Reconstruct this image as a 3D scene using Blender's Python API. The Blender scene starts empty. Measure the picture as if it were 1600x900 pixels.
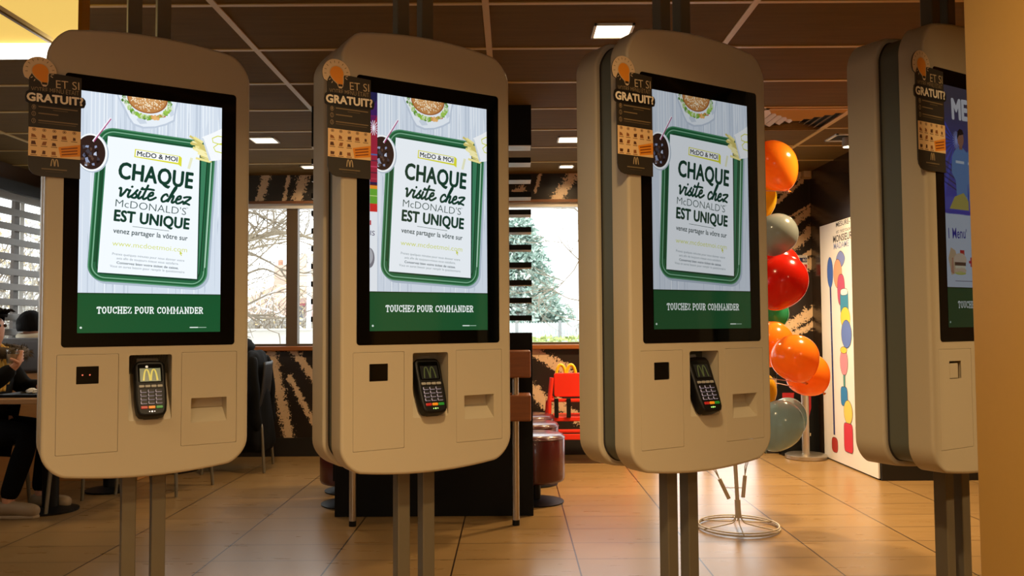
import bpy, bmesh, math, random
from math import sin, cos, pi, radians, sqrt, atan2
from mathutils import Vector, Matrix
from mathutils.geometry import delaunay_2d_cdt

S = bpy.context.scene
COL = S.collection
rnd = random.Random(7)

# ------------------------------------------------------------------ camera
CAM_H, FPX, PITCH, ROLL = 1.2, 1300.0, 0.0434, -0.0065
cp, sp_ = cos(PITCH), sin(PITCH)
cr, sr = cos(ROLL), sin(ROLL)
_fw = Vector((0, cp, sp_)); _zu = Vector((0, -sp_, cp)); _xr = Vector((1, 0, 0))
_right = cr * _xr + sr * _zu
_up = -sr * _xr + cr * _zu
cam_d = bpy.data.cameras.new('camera'); cam = bpy.data.objects.new('camera', cam_d); COL.objects.link(cam)
cam_d.sensor_width = 36.0; cam_d.lens = FPX / 1600 * 36; cam_d.clip_start = 0.05; cam_d.clip_end = 300
m3 = Matrix((_right, _up, -_fw)).transposed()
cam.matrix_world = Matrix.Translation((0, 0, CAM_H)) @ m3.to_4x4()
S.camera = cam

# ------------------------------------------------------------------ world, exposure
w = bpy.data.worlds.new('overcast_sky'); S.world = w; w.use_nodes = True
bgn = w.node_tree.nodes['Background']; bgn.inputs[0].default_value = (0.98, 0.99, 1.0, 1); bgn.inputs[1].default_value = 3.4
S.view_settings.view_transform = 'Standard'; S.view_settings.look = 'None'
S.view_settings.gamma = 1.0; S.view_settings.exposure = 0.0
S.view_settings.use_curve_mapping = False
try:
    S.cycles.use_denoising = True
    S.cycles.max_bounces = 8; S.cycles.diffuse_bounces = 4; S.cycles.glossy_bounces = 4
    S.cycles.transparent_max_bounces = 12
    S.cycles.sample_clamp_indirect = 4.0
    S.cycles.caustics_reflective = False; S.cycles.caustics_refractive = False
except Exception:
    pass

WARM = (1.0, 0.70, 0.37)
CEIL = 2.6
def area_light(name, loc, size, power, color=WARM, rot=(0, 0, 0), spread=160):
    d = bpy.data.lights.new(name, 'AREA'); d.shape = 'SQUARE'; d.size = size; d.energy = power; d.color = color
    d.spread = radians(spread)
    o = bpy.data.objects.new(name, d); COL.objects.link(o); o.location = loc; o.rotation_euler = rot
    return o

# seen ceiling lamps, then unseen ones, several added to brighten kiosks and chart: (x, y, power, spread)
LAMPS = [(0.49, 3.92, 9, 150), (-1.86, 6.21, 12, 150), (0.45, 6.25, 14, 150), (-1.78, 7.28, 4, 150), (0.49, 7.33, 4, 150),
         (2.42, 6.25, 34, 140), (2.2, 4.7, 46, 140), (1.5, 6.3, 76, 150),
         (0.15, 1.0, 36, 140), (-1.2, 1.1, 4, 140), (0.75, 0.2, 20, 140), (2.3, 0.9, 55, 150), (-2.6, 0.8, 18, 150), (-1.86, 4.3, 2, 140), (-3.2, 5.2, 4, 140),
         (1.2, -1.2, 56, 150), (-0.2, -1.6, 46, 150)]

# ------------------------------------------------------------------ helpers
def lin(c):
    c = c / 255.0
    return c / 12.92 if c <= 0.04045 else ((c + 0.055) / 1.055) ** 2.4
def rgb(r, g, b): return (lin(r), lin(g), lin(b), 1.0)

def ray(px, py):
    dx, dy = px - 800, py - 450
    u = dx * cr + dy * sr; v = -dx * sr + dy * cr
    a, b = u / FPX, -v / FPX
    return Vector((a, cp - b * sp_, sp_ + b * cp))
def at(px, py, Y):
    d = ray(px, py); p = d * (Y / d.y); return Vector((p.x, p.y, p.z + CAM_H))
def onfloor(px, py, z=0.0):
    d = ray(px, py); p = d * ((z - CAM_H) / d.z); return Vector((p.x, p.y, z))
def atx(px, py, X):
    d = ray(px, py); p = d * (X / d.x); return Vector((p.x, p.y, p.z + CAM_H))

MATS = {}
def mat(name, color, rough=0.5, metal=0.0, spec=0.5, emit=None, estr=0.0, coat=0.0, noise=None, bump=None, sheen=0.0, trans=0.0, alpha=1.0):
    if name in MATS: return MATS[name]
    m = bpy.data.materials.new(name); m.use_nodes = True
    nt = m.node_tree; b = nt.nodes['Principled BSDF']
    b.inputs['Base Color'].default_value = color if len(color) == 4 else (*color, 1)
    b.inputs['Roughness'].default_value = rough; b.inputs['Metallic'].default_value = metal
    b.inputs['Specular IOR Level'].default_value = spec
    b.inputs['Coat Weight'].default_value = coat; b.inputs['Coat Roughness'].default_value = 0.05
    b.inputs['Sheen Weight'].default_value = sheen
    b.inputs['Transmission Weight'].default_value = trans
    b.inputs['Alpha'].default_value = alpha
    if emit:
        b.inputs['Emission Color'].default_value = emit if len(emit) == 4 else (*emit, 1)
        b.inputs['Emission Strength'].default_value = estr
    if noise:   # (scale, amount, stretch)
        sc, amt, st = noise
        tc = nt.nodes.new('ShaderNodeTexCoord'); mp = nt.nodes.new('ShaderNodeMapping'); mp.inputs['Scale'].default_value = st
        nz = nt.nodes.new('ShaderNodeTexNoise'); nz.inputs['Scale'].default_value = sc; nz.inputs['Detail'].default_value = 5
        mx = nt.nodes.new('ShaderNodeMix'); mx.data_type = 'RGBA'
        c = color if len(color) == 4 else (*color, 1)
        mx.inputs['A'].default_value = tuple(max(0, x * (1 - amt)) for x in c[:3]) + (1,)
        mx.inputs['B'].default_value = tuple(min(1, x * (1 + amt)) for x in c[:3]) + (1,)
        nt.links.new(tc.outputs['Object'], mp.inputs['Vector']); nt.links.new(mp.outputs[0], nz.inputs['Vector'])
        nt.links.new(nz.outputs['Fac'], mx.inputs['Factor']); nt.links.new(mx.outputs['Result'], b.inputs['Base Color'])
        if bump:
            bp = nt.nodes.new('ShaderNodeBump'); bp.inputs['Strength'].default_value = bump; bp.inputs['Distance'].default_value = 0.01
            nt.links.new(nz.outputs['Fac'], bp.inputs['Height']); nt.links.new(bp.outputs[0], b.inputs['Normal'])
    MATS[name] = m
    return m

def print_mat(name, rough=0.5, emit=0.0, coat=0.0):
    """colours come from the mesh's own colour attribute (printed or lit picture)"""
    if name in MATS: return MATS[name]
    m = bpy.data.materials.new(name); m.use_nodes = True; nt = m.node_tree; b = nt.nodes['Principled BSDF']
    a = nt.nodes.new('ShaderNodeAttribute'); a.attribute_name = 'Col'
    b.inputs['Roughness'].default_value = rough; b.inputs['Coat Weight'].default_value = coat; b.inputs['Coat Roughness'].default_value = 0.04
    if emit > 0:
        b.inputs['Base Color'].default_value = (0.006, 0.006, 0.007, 1)
        nt.links.new(a.outputs['Color'], b.inputs['Emission Color']); b.inputs['Emission Strength'].default_value = emit
    else:
        nt.links.new(a.outputs['Color'], b.inputs['Base Color'])
    MATS[name] = m
    return m

class MB:
    """collects shapes, then links them as ONE mesh object"""
    def __init__(s): s.v = []; s.f = []; s.mi = []; s.c = None; s.T = Matrix()
    def add(s, vs, fs, mi=0):
        n = len(s.v); s.v += [tuple(s.T @ Vector(p)) for p in vs]
        s.f += [tuple(i + n for i in f) for f in fs]; s.mi += [mi] * len(fs); return s
    def box(s, x0, x1, y0, y1, z0, z1, mi=0):
        vs = [(x, y, z) for z in (z0, z1) for y in (y0, y1) for x in (x0, x1)]
        return s.add(vs, [(0, 2, 3, 1), (4, 5, 7, 6), (0, 1, 5, 4), (2, 6, 7, 3), (0, 4, 6, 2), (1, 3, 7, 5)], mi)
    def tube(s, path, r, n=8, mi=0, closed=False, caps=True):
        P = [Vector(p) for p in path]; k = len(P); rs = r if isinstance(r, (list, tuple)) else [r] * k
        vs = []; fs = []; prev = None
        for i, p in enumerate(P):
            if closed: t = P[(i + 1) % k] - P[i - 1]
            else: t = P[min(i + 1, k - 1)] - P[max(i - 1, 0)]
            t.normalize()
            if prev is None:
                a = Vector((0, 0, 1)) if abs(t.z) < 0.9 else Vector((1, 0, 0))
                x = t.cross(a).normalized()
            else:
                x = (prev - t * prev.dot(t))
                x = x.normalized() if x.length > 1e-6 else t.orthogonal().normalized()
            prev = x; y = t.cross(x)
            for j in range(n):
                q = 2 * pi * j / n; vs.append(p + (x * cos(q) + y * sin(q)) * rs[i])
        m = k if closed else k - 1
        for i in range(m):
            for j in range(n):
                a = i * n + j; b = i * n + (j + 1) % n; c = ((i + 1) % k) * n + (j + 1) % n; d = ((i + 1) % k) * n + j
                fs.append((a, b, c, d))
        if caps and not closed:
            fs.append(tuple(range(n - 1, -1, -1))); fs.append(tuple((k - 1) * n + j for j in range(n)))
        return s.add(vs, fs, mi)
    def lathe(s, prof, n=24, at=(0, 0, 0), mi=0, caps=True, M=None):
        vs = []; fs = []; k = len(prof); at = Vector(at)
        for r, z in prof:
            for j in range(n):
                q = 2 * pi * j / n; p = Vector((r * cos(q), r * sin(q), z)); vs.append((M @ p if M else p) + at)
        for i in range(k - 1):
            for j in range(n):
                fs.append((i * n + j, i * n + (j + 1) % n, (i + 1) * n + (j + 1) % n, (i + 1) * n + j))
        if caps:
            fs.append(tuple(range(n - 1, -1, -1))); fs.append(tuple((k - 1) * n + j for j in range(n)))
        return s.add(vs, fs, mi)
    def prism(s, out, y0, y1, mi=0, plane='xz'):
        """outline (a,b) pairs extruded along the third axis"""
        n = len(out); vs = []
        for y in (y0, y1):
            for a, b in out: vs.append((a, y, b) if plane == 'xz' else ((a, b, y) if plane == 'xy' else (y, a, b)))
        fs = [tuple(range(n)), tuple(range(2 * n - 1, n - 1, -1))] + [(i, i + n, (i + 1) % n + n, (i + 1) % n) for i in range(n)]
        return s.add(vs, fs, mi)
    def build(s, name, mats, parent=None, smooth=False, bevel=0.0, seg=2, sub=0, angle=40):
        me = bpy.data.meshes.new(name); me.from_pydata(s.v, [], s.f)
        if not isinstance(mats, (list, tuple)): mats = [mats]
        for m in mats: me.materials.append(m)
        if len(mats) > 1: me.polygons.foreach_set('material_index', s.mi)
        bm = bmesh.new(); bm.from_mesh(me); bmesh.ops.recalc_face_normals(bm, faces=bm.faces); bm.to_mesh(me); bm.free()
        o = bpy.data.objects.new(name, me); COL.objects.link(o)
        if parent: o.parent = parent
        if smooth:
            me.polygons.foreach_set('use_smooth', [True] * len(me.polygons))
            if smooth == 'auto':
                try: me.set_sharp_from_angle(angle=radians(angle))
                except Exception: pass
        if bevel:
            b = o.modifiers.new('edge', 'BEVEL'); b.width = bevel; b.segments = seg; b.limit_method = 'ANGLE'; b.angle_limit = radians(40)
            b.harden_normals = False
        if sub:
            b = o.modifiers.new('sub', 'SUBSURF'); b.levels = sub; b.render_levels = sub
        return o

def tag(o, label=None, cat=None, group=None, kind=None):
    if label: o['label'] = label
    if cat: o['category'] = cat
    if group: o['group'] = group
    if kind: o['kind'] = kind
    return o
def thing(name, label, cat, loc=(0, 0, 0), rz=0.0, group=None):
    o = bpy.data.objects.new(name, None); COL.objects.link(o); o.empty_display_size = 0.1
    o.location = loc; o.rotation_euler = (0, 0, rz)
    return tag(o, label, cat, group)
def copy_tree(o, parent=None):
    c = o.copy(); COL.objects.link(c); c.parent = parent
    for ch in list(o.children): copy_tree(ch, c)
    return c
def dup(o, loc, rz, label, group=None):
    c = copy_tree(o); c.location = loc; c.rotation_euler = (0, 0, rz); tag(c, label, None, group); return c
def structure(o): o['kind'] = 'structure'; return o

def rrect(x0, x1, y0, y1, r, n=5):
    out = []
    for cx, cy, a0 in ((x1 - r, y1 - r, 0), (x0 + r, y1 - r, 90), (x0 + r, y0 + r, 180), (x1 - r, y0 + r, 270)):
        for i in range(n + 1):
            a = radians(a0 + 90 * i / n); out.append((cx + r * cos(a), cy + r * sin(a)))
    return out
def bez(p0, p1, p2, p3, n):
    out = []
    for i in range(1, n + 1):
        t = i / n; a, b, c, d = (1 - t) ** 3, 3 * t * (1 - t) ** 2, 3 * t * t * (1 - t), t ** 3
        out.append((a * p0[0] + b * p1[0] + c * p2[0] + d * p3[0], a * p0[1] + b * p1[1] + c * p2[1] + d * p3[1]))
    return out
def smooth_path(pts, n=6, closed=False):
    P = [Vector(p) for p in pts]; k = len(P); out = []
    rng = range(k if closed else k - 1)
    for i in rng:
        if closed: a, b, c, d = P[i - 1], P[i], P[(i + 1) % k], P[(i + 2) % k]
        else: a, b, c, d = P[max(i - 1, 0)], P[i], P[i + 1], P[min(i + 2, k - 1)]
        for j in range(n):
            t = j / n
            out.append(0.5 * ((2 * b) + (c - a) * t + (2 * a - 5 * b + 4 * c - d) * t * t + (3 * b - a - 3 * c + d) * t ** 3))
    if not closed: out.append(P[-1])
    return out
def offset_poly(poly, d):
    """moves a counter-clockwise outline inwards by d"""
    n = len(poly); out = []
    for i in range(n):
        a, b, c = Vector(poly[i - 1]), Vector(poly[i]), Vector(poly[(i + 1) % n])
        e1 = (b - a).normalized(); e2 = (c - b).normalized()
        n1 = Vector((-e1.y, e1.x)); n2 = Vector((-e2.y, e2.x)); nn = (n1 + n2)
        nn = nn / max(0.2, nn.dot(n1)) if nn.length > 1e-6 else n1
        out.append(tuple(b + nn * d))
    return out
def ccw(poly):
    a = sum(poly[i - 1][0] * poly[i][1] - poly[i][0] * poly[i - 1][1] for i in range(len(poly)))
    return poly if a > 0 else poly[::-1]
def inside(p, poly):
    r = False; n = len(poly); j = n - 1
    for i in range(n):
        xi, yi = poly[i]; xj, yj = poly[j]
        if (yi > p[1]) != (yj > p[1]) and p[0] < (xj - xi) * (p[1] - yi) / (yj - yi) + xi: r = not r
        j = i
    return r
def plate(mb, outline, holes, y0, y1, bevel=0.0, steps=3, mi=0, back=True):
    """a slab in the x-z plane, front at y0, with real holes and a rounded front edge"""
    outline = ccw(outline); holes = [ccw(h) for h in holes]
    front = offset_poly(outline, bevel) if bevel else outline
    pts = [Vector(p) for p in front]; edges = [(i, (i + 1) % len(front)) for i in range(len(front))]
    for h in holes:
        n = len(pts); pts += [Vector(p) for p in h]; edges += [(n + i, n + (i + 1) % len(h)) for i in range(len(h))]
    res = delaunay_2d_cdt(pts, edges, [], 0, 1e-7)
    V = res[0]; F = []
    for f in res[2]:
        c = sum((V[i] for i in f), Vector((0, 0))) / len(f)
        if inside(c, front) and not any(inside(c, h) for h in holes): F.append(f)
    mb.add([(p.x, y0, p.y) for p in V], [tuple(f) for f in F], mi)
    for h in holes:          # the cut edge of the sheet
        n = len(h); mb.add([(a_, y0, b_) for a_, b_ in h] + [(a_, y0 + min(0.004, y1 - y0), b_) for a_, b_ in h], [(i, (i + 1) % n, (i + 1) % n + n, i + n) for i in range(n)], mi)
    rings = [(front, y0)]
    if bevel:
        for k in range(1, steps + 1):
            a = (pi / 2) * k / steps
            rings.append((offset_poly(outline, bevel * (1 - sin(a))), y0 + bevel * (1 - cos(a))))
    rings.append((outline, y1))
    n = len(outline); vs = []; fs = []
    for r, y in rings: vs += [(a, y, b) for a, b in r]
    for k in range(len(rings) - 1):
        for i in range(n): fs.append((k * n + i, k * n + (i + 1) % n, (k + 1) * n + (i + 1) % n, (k + 1) * n + i))
    if back: fs.append(tuple((len(rings) - 1) * n + i for i in range(n)))
    mb.add(vs, fs, mi)
    return mb

# ---- flat pictures: coloured polygons laid in thin layers (screens, posters, printed boards)
_text_cache = {}
def text_tris(s, bold=0.0, spacing=1.0):
    key = (s, bold, spacing)
    if key in _text_cache: return _text_cache[key]
    cu = bpy.data.curves.new('t', 'FONT'); cu.body = s; cu.size = 1.0; cu.offset = bold; cu.space_character = spacing; cu.resolution_u = 3
    ob = bpy.data.objects.new('t', cu); COL.objects.link(ob)
    bpy.context.view_layer.update()
    ev = ob.evaluated_get(bpy.context.evaluated_depsgraph_get()); me = ev.to_mesh()
    V = [(v.co.x, v.co.y) for v in me.vertices]; me.calc_loop_triangles()
    T = [tuple(V[i] for i in t.vertices) for t in me.loop_triangles]
    ev.to_mesh_clear(); bpy.data.objects.remove(ob); bpy.data.curves.remove(cu)
    xs = [p[0] for t in T for p in t]; _text_cache[key] = (T, min(xs), max(xs)); return _text_cache[key]
def clip(poly, box):
    x0, x1, y0, y1 = box
    for ax, lim, sg in ((0, x0, 1), (0, x1, -1), (1, y0, 1), (1, y1, -1)):
        out = []
        for i in range(len(poly)):
            a, b = poly[i - 1], poly[i]; ia = (a[ax] - lim) * sg >= 0; ib = (b[ax] - lim) * sg >= 0
            if ia != ib:
                t = (lim - a[ax]) / (b[ax] - a[ax]); out.append((a[0] + (b[0] - a[0]) * t, a[1] + (b[1] - a[1]) * t))
            if ib: out.append(b)
        poly = out
        if len(poly) < 3: return []
    return poly
class Sheet:
    def __init__(s, box=None): s.p = []; s.box = box; s.layer = 0; s.dx = 0.0
    def poly(s, pts, col, box=None):
        pts = [(p[0] + s.dx, p[1]) for p in pts]
        b = box or s.box
        if b:
            pts = clip(pts, b)
            if len(pts) < 3: return
        s.p.append((pts, s.layer, col))
    def up(s): s.layer += 1; return s
    def rect(s, x0, x1, y0, y1, col, box=None): s.poly([(x0, y0), (x1, y0), (x1, y1), (x0, y1)], col, box)
    def ell(s, cx, cy, rx, ry, col, n=28, rot=0.0, box=None):
        c, q = cos(rot), sin(rot)
        s.poly([(cx + rx * cos(a) * c - ry * sin(a) * q, cy + rx * cos(a) * q + ry * sin(a) * c) for a in [2 * pi * i / n for i in range(n)]], col, box)
    def ring(s, outer, inner, col):
        n = len(outer)
        for i in range(n): s.poly([outer[i - 1], outer[i], inner[i], inner[i - 1]], col)
    def stroke(s, pts, w, col, closed=False, cap=True):
        P = [Vector((p[0], p[1])) for p in pts]; k = len(P)
        ws = w if isinstance(w, (list, tuple)) else [w] * k
        L = []; R = []
        for i in range(k):
            t = (P[(i + 1) % k] - P[i - 1]) if closed else (P[min(i + 1, k - 1)] - P[max(i - 1, 0)])
            if t.length < 1e-9: t = Vector((1, 0))
            t.normalize(); nn = Vector((-t.y, t.x)) * ws[i] / 2; L.append(P[i] + nn); R.append(P[i] - nn)
        for i in range(k if closed else k - 1):
            j = (i + 1) % k; s.poly([tuple(L[i]), tuple(R[i]), tuple(R[j]), tuple(L[j])], col)
        if cap and not closed:
            for p, ww in ((P[0], ws[0]), (P[-1], ws[-1])): s.ell(p.x, p.y, ww / 2, ww / 2, col, 10)
    def text(s, body, p0, p1, h, col, bold=0.0, spacing=1.0, shear=0.0, ref=0.69, fat=0.0):
        """baseline from p0 to p1, letter height h; fat thickens every stroke by that much"""
        if fat:
            for k in range(8):
                a = pi / 4 * k; o = (fat * cos(a), fat * sin(a)); s.text(body, (p0[0] + o[0], p0[1] + o[1]), (p1[0] + o[0], p1[1] + o[1]), h, col, bold, spacing, shear, ref); s.up()
        T, x0, x1 = text_tris(body, bold, spacing)
        d = Vector(p1) - Vector(p0); L = d.length; d.normalize(); nrm = Vector((-d.y, d.x)); sx = L / (x1 - x0); sy = h / ref
        for t in T:
            q = []
            for x, y in t:
                X = (x - x0) * sx + shear * y * sy; Y = y * sy; r = Vector(p0) + d * X + nrm * Y; q.append((r.x, r.y))
            s.poly(q, col)
    def to_object(s, name, material, parent, place, dz=0.00012, base=None):
        """place(x, y, h) -> local point; h grows towards the viewer"""
        V = []; F = []; C = []
        for pts, ly, col in s.p:
            n = len(V); V += [place(x, y, ly * dz) for x, y in pts]; F.append(tuple(range(n, n + len(pts)))); C += [col] * len(pts)
        me = bpy.data.meshes.new(name); me.from_pydata(V, [], F)
        at_ = me.color_attributes.new('Col', 'FLOAT_COLOR', 'CORNER')
        flat = []
        for c in C: flat += [c[0], c[1], c[2], 1.0]
        at_.data.foreach_set('color', flat); me.materials.append(material)
        o = bpy.data.objects.new(name, me); COL.objects.link(o)
        if parent: o.parent = parent
        return o

def arches(sh, x0, x1, y0, y1, w, col, slant=0.0):
    """the two-arched letter emblem"""
    h = y1 - y0; W = x1 - x0; m = (x0 + x1) / 2
    for a, b in ((x0, m), (m, x1)):
        pts = []
        for i in range(19):
            t = -1 + 2 * i / 18
            px = (a + b) / 2 + (b - a) / 2 * t * 0.93
            foot = 0.0 if (t < 0) == (a == x0) else 0.12
            py = y0 + h * (1 - abs(t) ** 2.6) * 1.0
            pts.append((px + slant * (py - y0), py))
        sh.stroke(pts, [w * (0.8 + 0.35 * abs(-1 + 2 * i / 18)) for i in range(19)], col, cap=False)

# ------------------------------------------------------------------ materials
M_shell = mat('kiosk_shell_white', rgb(182, 170, 144), 0.42, spec=0.4)
M_core = mat('kiosk_core_grey', rgb(88, 92, 82), 0.5)
M_seam = mat('seam_shadow', rgb(40, 36, 32), 0.7)
M_glass = mat('black_glass', rgb(4, 5, 4), 0.06, spec=0.3)
M_pole = mat('pole_grey_paint', rgb(108, 100, 82), 0.4, metal=0.25)
M_black = mat('black_plastic', rgb(7, 7, 7), 0.5, spec=.3)
M_blackboard = mat('black_laminate', rgb(8, 8, 7), 0.6, spec=.2)
M_key = mat('key_rubber', rgb(22, 22, 26), 0.5)
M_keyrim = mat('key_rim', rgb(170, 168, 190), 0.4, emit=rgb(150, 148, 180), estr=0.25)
M_grey = mat('grey_plastic', rgb(150, 148, 140), 0.4)
M_steel = mat('brushed_steel', rgb(190, 180, 165), 0.3, metal=0.9)
M_chairmetal = mat('chair_tube_grey', rgb(130, 124, 108), 0.35, metal=0.6)
M_alu = mat('window_frame_bronze', rgb(92, 74, 52), 0.45)
M_white = mat('white_paint', rgb(225, 222, 215), 0.5)
M_wood = mat('orange_wood', rgb(150, 88, 38), 0.4, noise=(6, 0.25, (1, 1, 14)))
M_woodplank = mat('oiled_wood_board', rgb(128, 72, 32), 0.4, noise=(5, 0.3, (1.2, 8, 14)))
M_red = mat('red_vinyl', rgb(72, 12, 13), 0.3, coat=0.4)
M_redplastic = mat('red_plastic', rgb(225, 45, 24), 0.35)
M_yellow = mat('yellow_plastic', rgb(245, 190, 20), 0.35)
M_cream = mat('cream_wall_paint', rgb(162, 124, 56), 0.55, noise=(40, 0.03, (1, 1, 1)))
M_dark = mat('dark_trim', rgb(24, 20, 17), 0.5)
M_slat = mat('grey_blind_slat', rgb(128, 124, 120), 0.5)
M_bulb = mat('lamp_diffuser', (1, 1, 1, 1), 0.5, emit=(1.0, 0.86, 0.55), estr=6.0)

def window_glass():
    m = bpy.data.materials.new('window_glass'); m.use_nodes = True; nt = m.node_tree
    nt.nodes.remove(nt.nodes['Principled BSDF']); out = nt.nodes['Material Output']
    t = nt.nodes.new('ShaderNodeBsdfTransparent'); t.inputs[0].default_value = (0.95, 0.97, 0.97, 1)
    g = nt.nodes.new('ShaderNodeBsdfGlossy'); g.inputs['Roughness'].default_value = 0.02
    lw = nt.nodes.new('ShaderNodeLayerWeight'); lw.inputs[0].default_value = 0.5
    pw = nt.nodes.new('ShaderNodeMath'); pw.operation = 'POWER'; pw.inputs[1].default_value = 4.0; nt.links.new(lw.outputs['Facing'], pw.inputs[0])
    f = nt.nodes.new('ShaderNodeMath'); f.operation = 'MULTIPLY_ADD'; f.inputs[1].default_value = 0.6; f.inputs[2].default_value = 0.03; nt.links.new(pw.outputs[0], f.inputs[0])
    x = nt.nodes.new('ShaderNodeMixShader'); nt.links.new(f.outputs[0], x.inputs[0]); nt.links.new(t.outputs[0], x.inputs[1]); nt.links.new(g.outputs[0], x.inputs[2])
    nt.links.new(x.outputs[0], out.inputs[0]); return m
M_pane = window_glass()

class NT:
    """small node-writing helper"""
    def __init__(s, m): s.nt = m.node_tree
    def n(s, t, **kw):
        x = s.nt.nodes.new(t)
        for k, v in kw.items(): setattr(x, k, v)
        return x
    def put(s, sock, v):
        if isinstance(v, (int, float)): sock.default_value = v
        elif isinstance(v, (tuple, list)): sock.default_value = v
        else: s.nt.links.new(v, sock)
    def math(s, op, a, b=None, c=None, clamp=False):
        x = s.n('ShaderNodeMath', operation=op, use_clamp=clamp); s.put(x.inputs[0], a)
        if b is not None: s.put(x.inputs[1], b)
        if c is not None: s.put(x.inputs[2], c)
        return x.outputs[0]
    def vec(s, op, a, b=None, out=0):
        x = s.n('ShaderNodeVectorMath', operation=op); s.put(x.inputs[0], a)
        if b is not None:
            s.put(x.inputs['Scale'] if op == 'SCALE' else x.inputs[1], b)
        return x.outputs[out]
    def mix(s, f, a, b):
        x = s.n('ShaderNodeMix', data_type='RGBA'); s.put(x.inputs['Factor'], f); s.put(x.inputs['A'], a); s.put(x.inputs['B'], b); return x.outputs['Result']
    def noise(s, v, scale, detail=4, rough=0.5, dim='3D'):
        x = s.n('ShaderNodeTexNoise'); s.put(x.inputs['Vector'], v); x.inputs['Scale'].default_value = scale; x.inputs['Detail'].default_value = detail; x.inputs['Roughness'].default_value = rough
        return x.outputs['Fac']

def floor_material():
    m = bpy.data.materials.new('floor_tiles'); m.use_nodes = True; h = NT(m); b = m.node_tree.nodes['Principled BSDF']
    P = h.n('ShaderNodeNewGeometry').outputs['Position']; sx = h.n('ShaderNodeSeparateXYZ'); h.put(sx.inputs[0], P)
    u = h.math('DIVIDE', h.math('SUBTRACT', sx.outputs[0], 0.322), 0.6235); v = h.math('DIVIDE', h.math('SUBTRACT', sx.outputs[1], 5.865), 0.312)
    fu = h.math('FRACT', u); fv = h.math('FRACT', v)
    du = h.math('MULTIPLY', h.math('MINIMUM', fu, h.math('SUBTRACT', 1.0, fu)), 0.6235)
    dv = h.math('MULTIPLY', h.math('MINIMUM', fv, h.math('SUBTRACT', 1.0, fv)), 0.312)
    gu = h.math('LESS_THAN', du, 0.004); gv = h.math('LESS_THAN', dv, 0.006)
    g = h.math('MAXIMUM', gu, h.math('MULTIPLY', gv, 0.5))
    cell = h.n('ShaderNodeCombineXYZ'); h.put(cell.inputs[0], h.math('FLOOR', u)); h.put(cell.inputs[1], h.math('FLOOR', v))
    wn = h.n('ShaderNodeTexWhiteNoise'); h.put(wn.inputs['Vector'], cell.outputs[0])
    st = h.vec('MULTIPLY', P, (1.0, 6.0, 1.0))
    nz = h.noise(st, 3.0, 6)
    tone = h.math('ADD', h.math('MULTIPLY', wn.outputs['Value'], 0.35), h.math('MULTIPLY', nz, 0.65))
    c = h.mix(tone, rgb(124, 96, 58), rgb(148, 118, 76))
    c = h.mix(g, c, rgb(42, 30, 22))
    h.put(b.inputs['Base Color'], c)
    h.put(b.inputs['Roughness'], h.math('ADD', 0.24, h.math('MULTIPLY', nz, 0.10)))
    b.inputs['Specular IOR Level'].default_value = 0.42
    bp = h.n('ShaderNodeBump'); bp.inputs['Strength'].default_value = 0.25; bp.inputs['Distance'].default_value = 0.002
    h.put(bp.inputs['Height'], h.math('SUBTRACT', 1.0, g)); h.put(b.inputs['Normal'], bp.outputs[0])
    return m
M_floor = floor_material()

def mural_material(name, stripes):
    """black wall covering with rough torn cream stripes; stripes = (x1, z1, x2, z2, width)"""
    m = bpy.data.materials.new(name); m.use_nodes = True; h = NT(m); b = m.node_tree.nodes['Principled BSDF']
    P = h.n('ShaderNodeNewGeometry').outputs['Position']
    P2 = h.vec('MULTIPLY', P, (1, 0, 1)); best = None
    for x1, z1, x2, z2, wd in stripes:
        d = Vector((x2 - x1, 0, z2 - z1)); L2 = max(d.length_squared, 1e-6)
        q = h.vec('SUBTRACT', P2, (x1, 0, z1)); t = h.math('DIVIDE', h.vec('DOT_PRODUCT', q, tuple(d), out=1), L2, clamp=True)
        near = h.vec('SCALE', tuple(d), t); dist = h.vec('LENGTH', h.vec('SUBTRACT', q, near), out=1)
        e = h.math('DIVIDE', dist, wd / 2)
        best = e if best is None else h.math('MINIMUM', best, e)
    n1 = h.noise(P2, 22.0, 6, 0.7); n2 = h.noise(P2, 60.0, 3, 0.7)
    rough = h.math('ADD', h.math('MULTIPLY', n1, 4.2), h.math('MULTIPLY', n2, 3.6))
    f = h.math('LESS_THAN', h.math('ADD', best, h.math('SUBTRACT', rough, 3.9)), 0.95)
    c = h.mix(f, rgb(34, 25, 19), h.mix(n1, rgb(200, 168, 132), rgb(226, 198, 164)))
    h.put(b.inputs['Base Color'], c); b.inputs['Roughness'].default_value = 0.38
    return m

# ------------------------------------------------------------------ the setting
YB = 7.7                     # back wall
WX0, WX1, WZ0, WZ1 = -4.3, 1.22, 1.01, 2.335
DX0, DX1 = 1.30, 2.31      # glazed door, hidden behind the third kiosk
XL, XR = -4.3, 2.78
mb = MB().box(-4.6, 6.2, -3.2, 7.9, -0.1, 0.0); structure(mb.build('floor', M_floor))

M_panel = mat('ceiling_panel_wood', rgb(98, 74, 34), 0.85, spec=0.12, noise=(3, 0.25, (1, 9, 1)))
mb = MB().box(-4.6, 6.2, -3.2, 7.9, CEIL, CEIL + 0.1); structure(mb.build('ceiling', M_panel))
M_grid = mat('ceiling_grid_beige', rgb(190, 155, 86), 0.5)
mb = MB(); X0 = -1.288
for k in range(-3, 7):
    x = X0 + 1.18 * k; mb.box(x - 0.015, x + 0.015, -3.2, YB, CEIL - 0.006, CEIL + 0.01)
for k in range(-11, 8):
    y = 3.572 + 0.593 * k; mb.box(-4.3, 6.2, y - 0.012, y + 0.012, CEIL - 0.005, CEIL + 0.01)
structure(mb.build('trim_1', M_grid))

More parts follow.
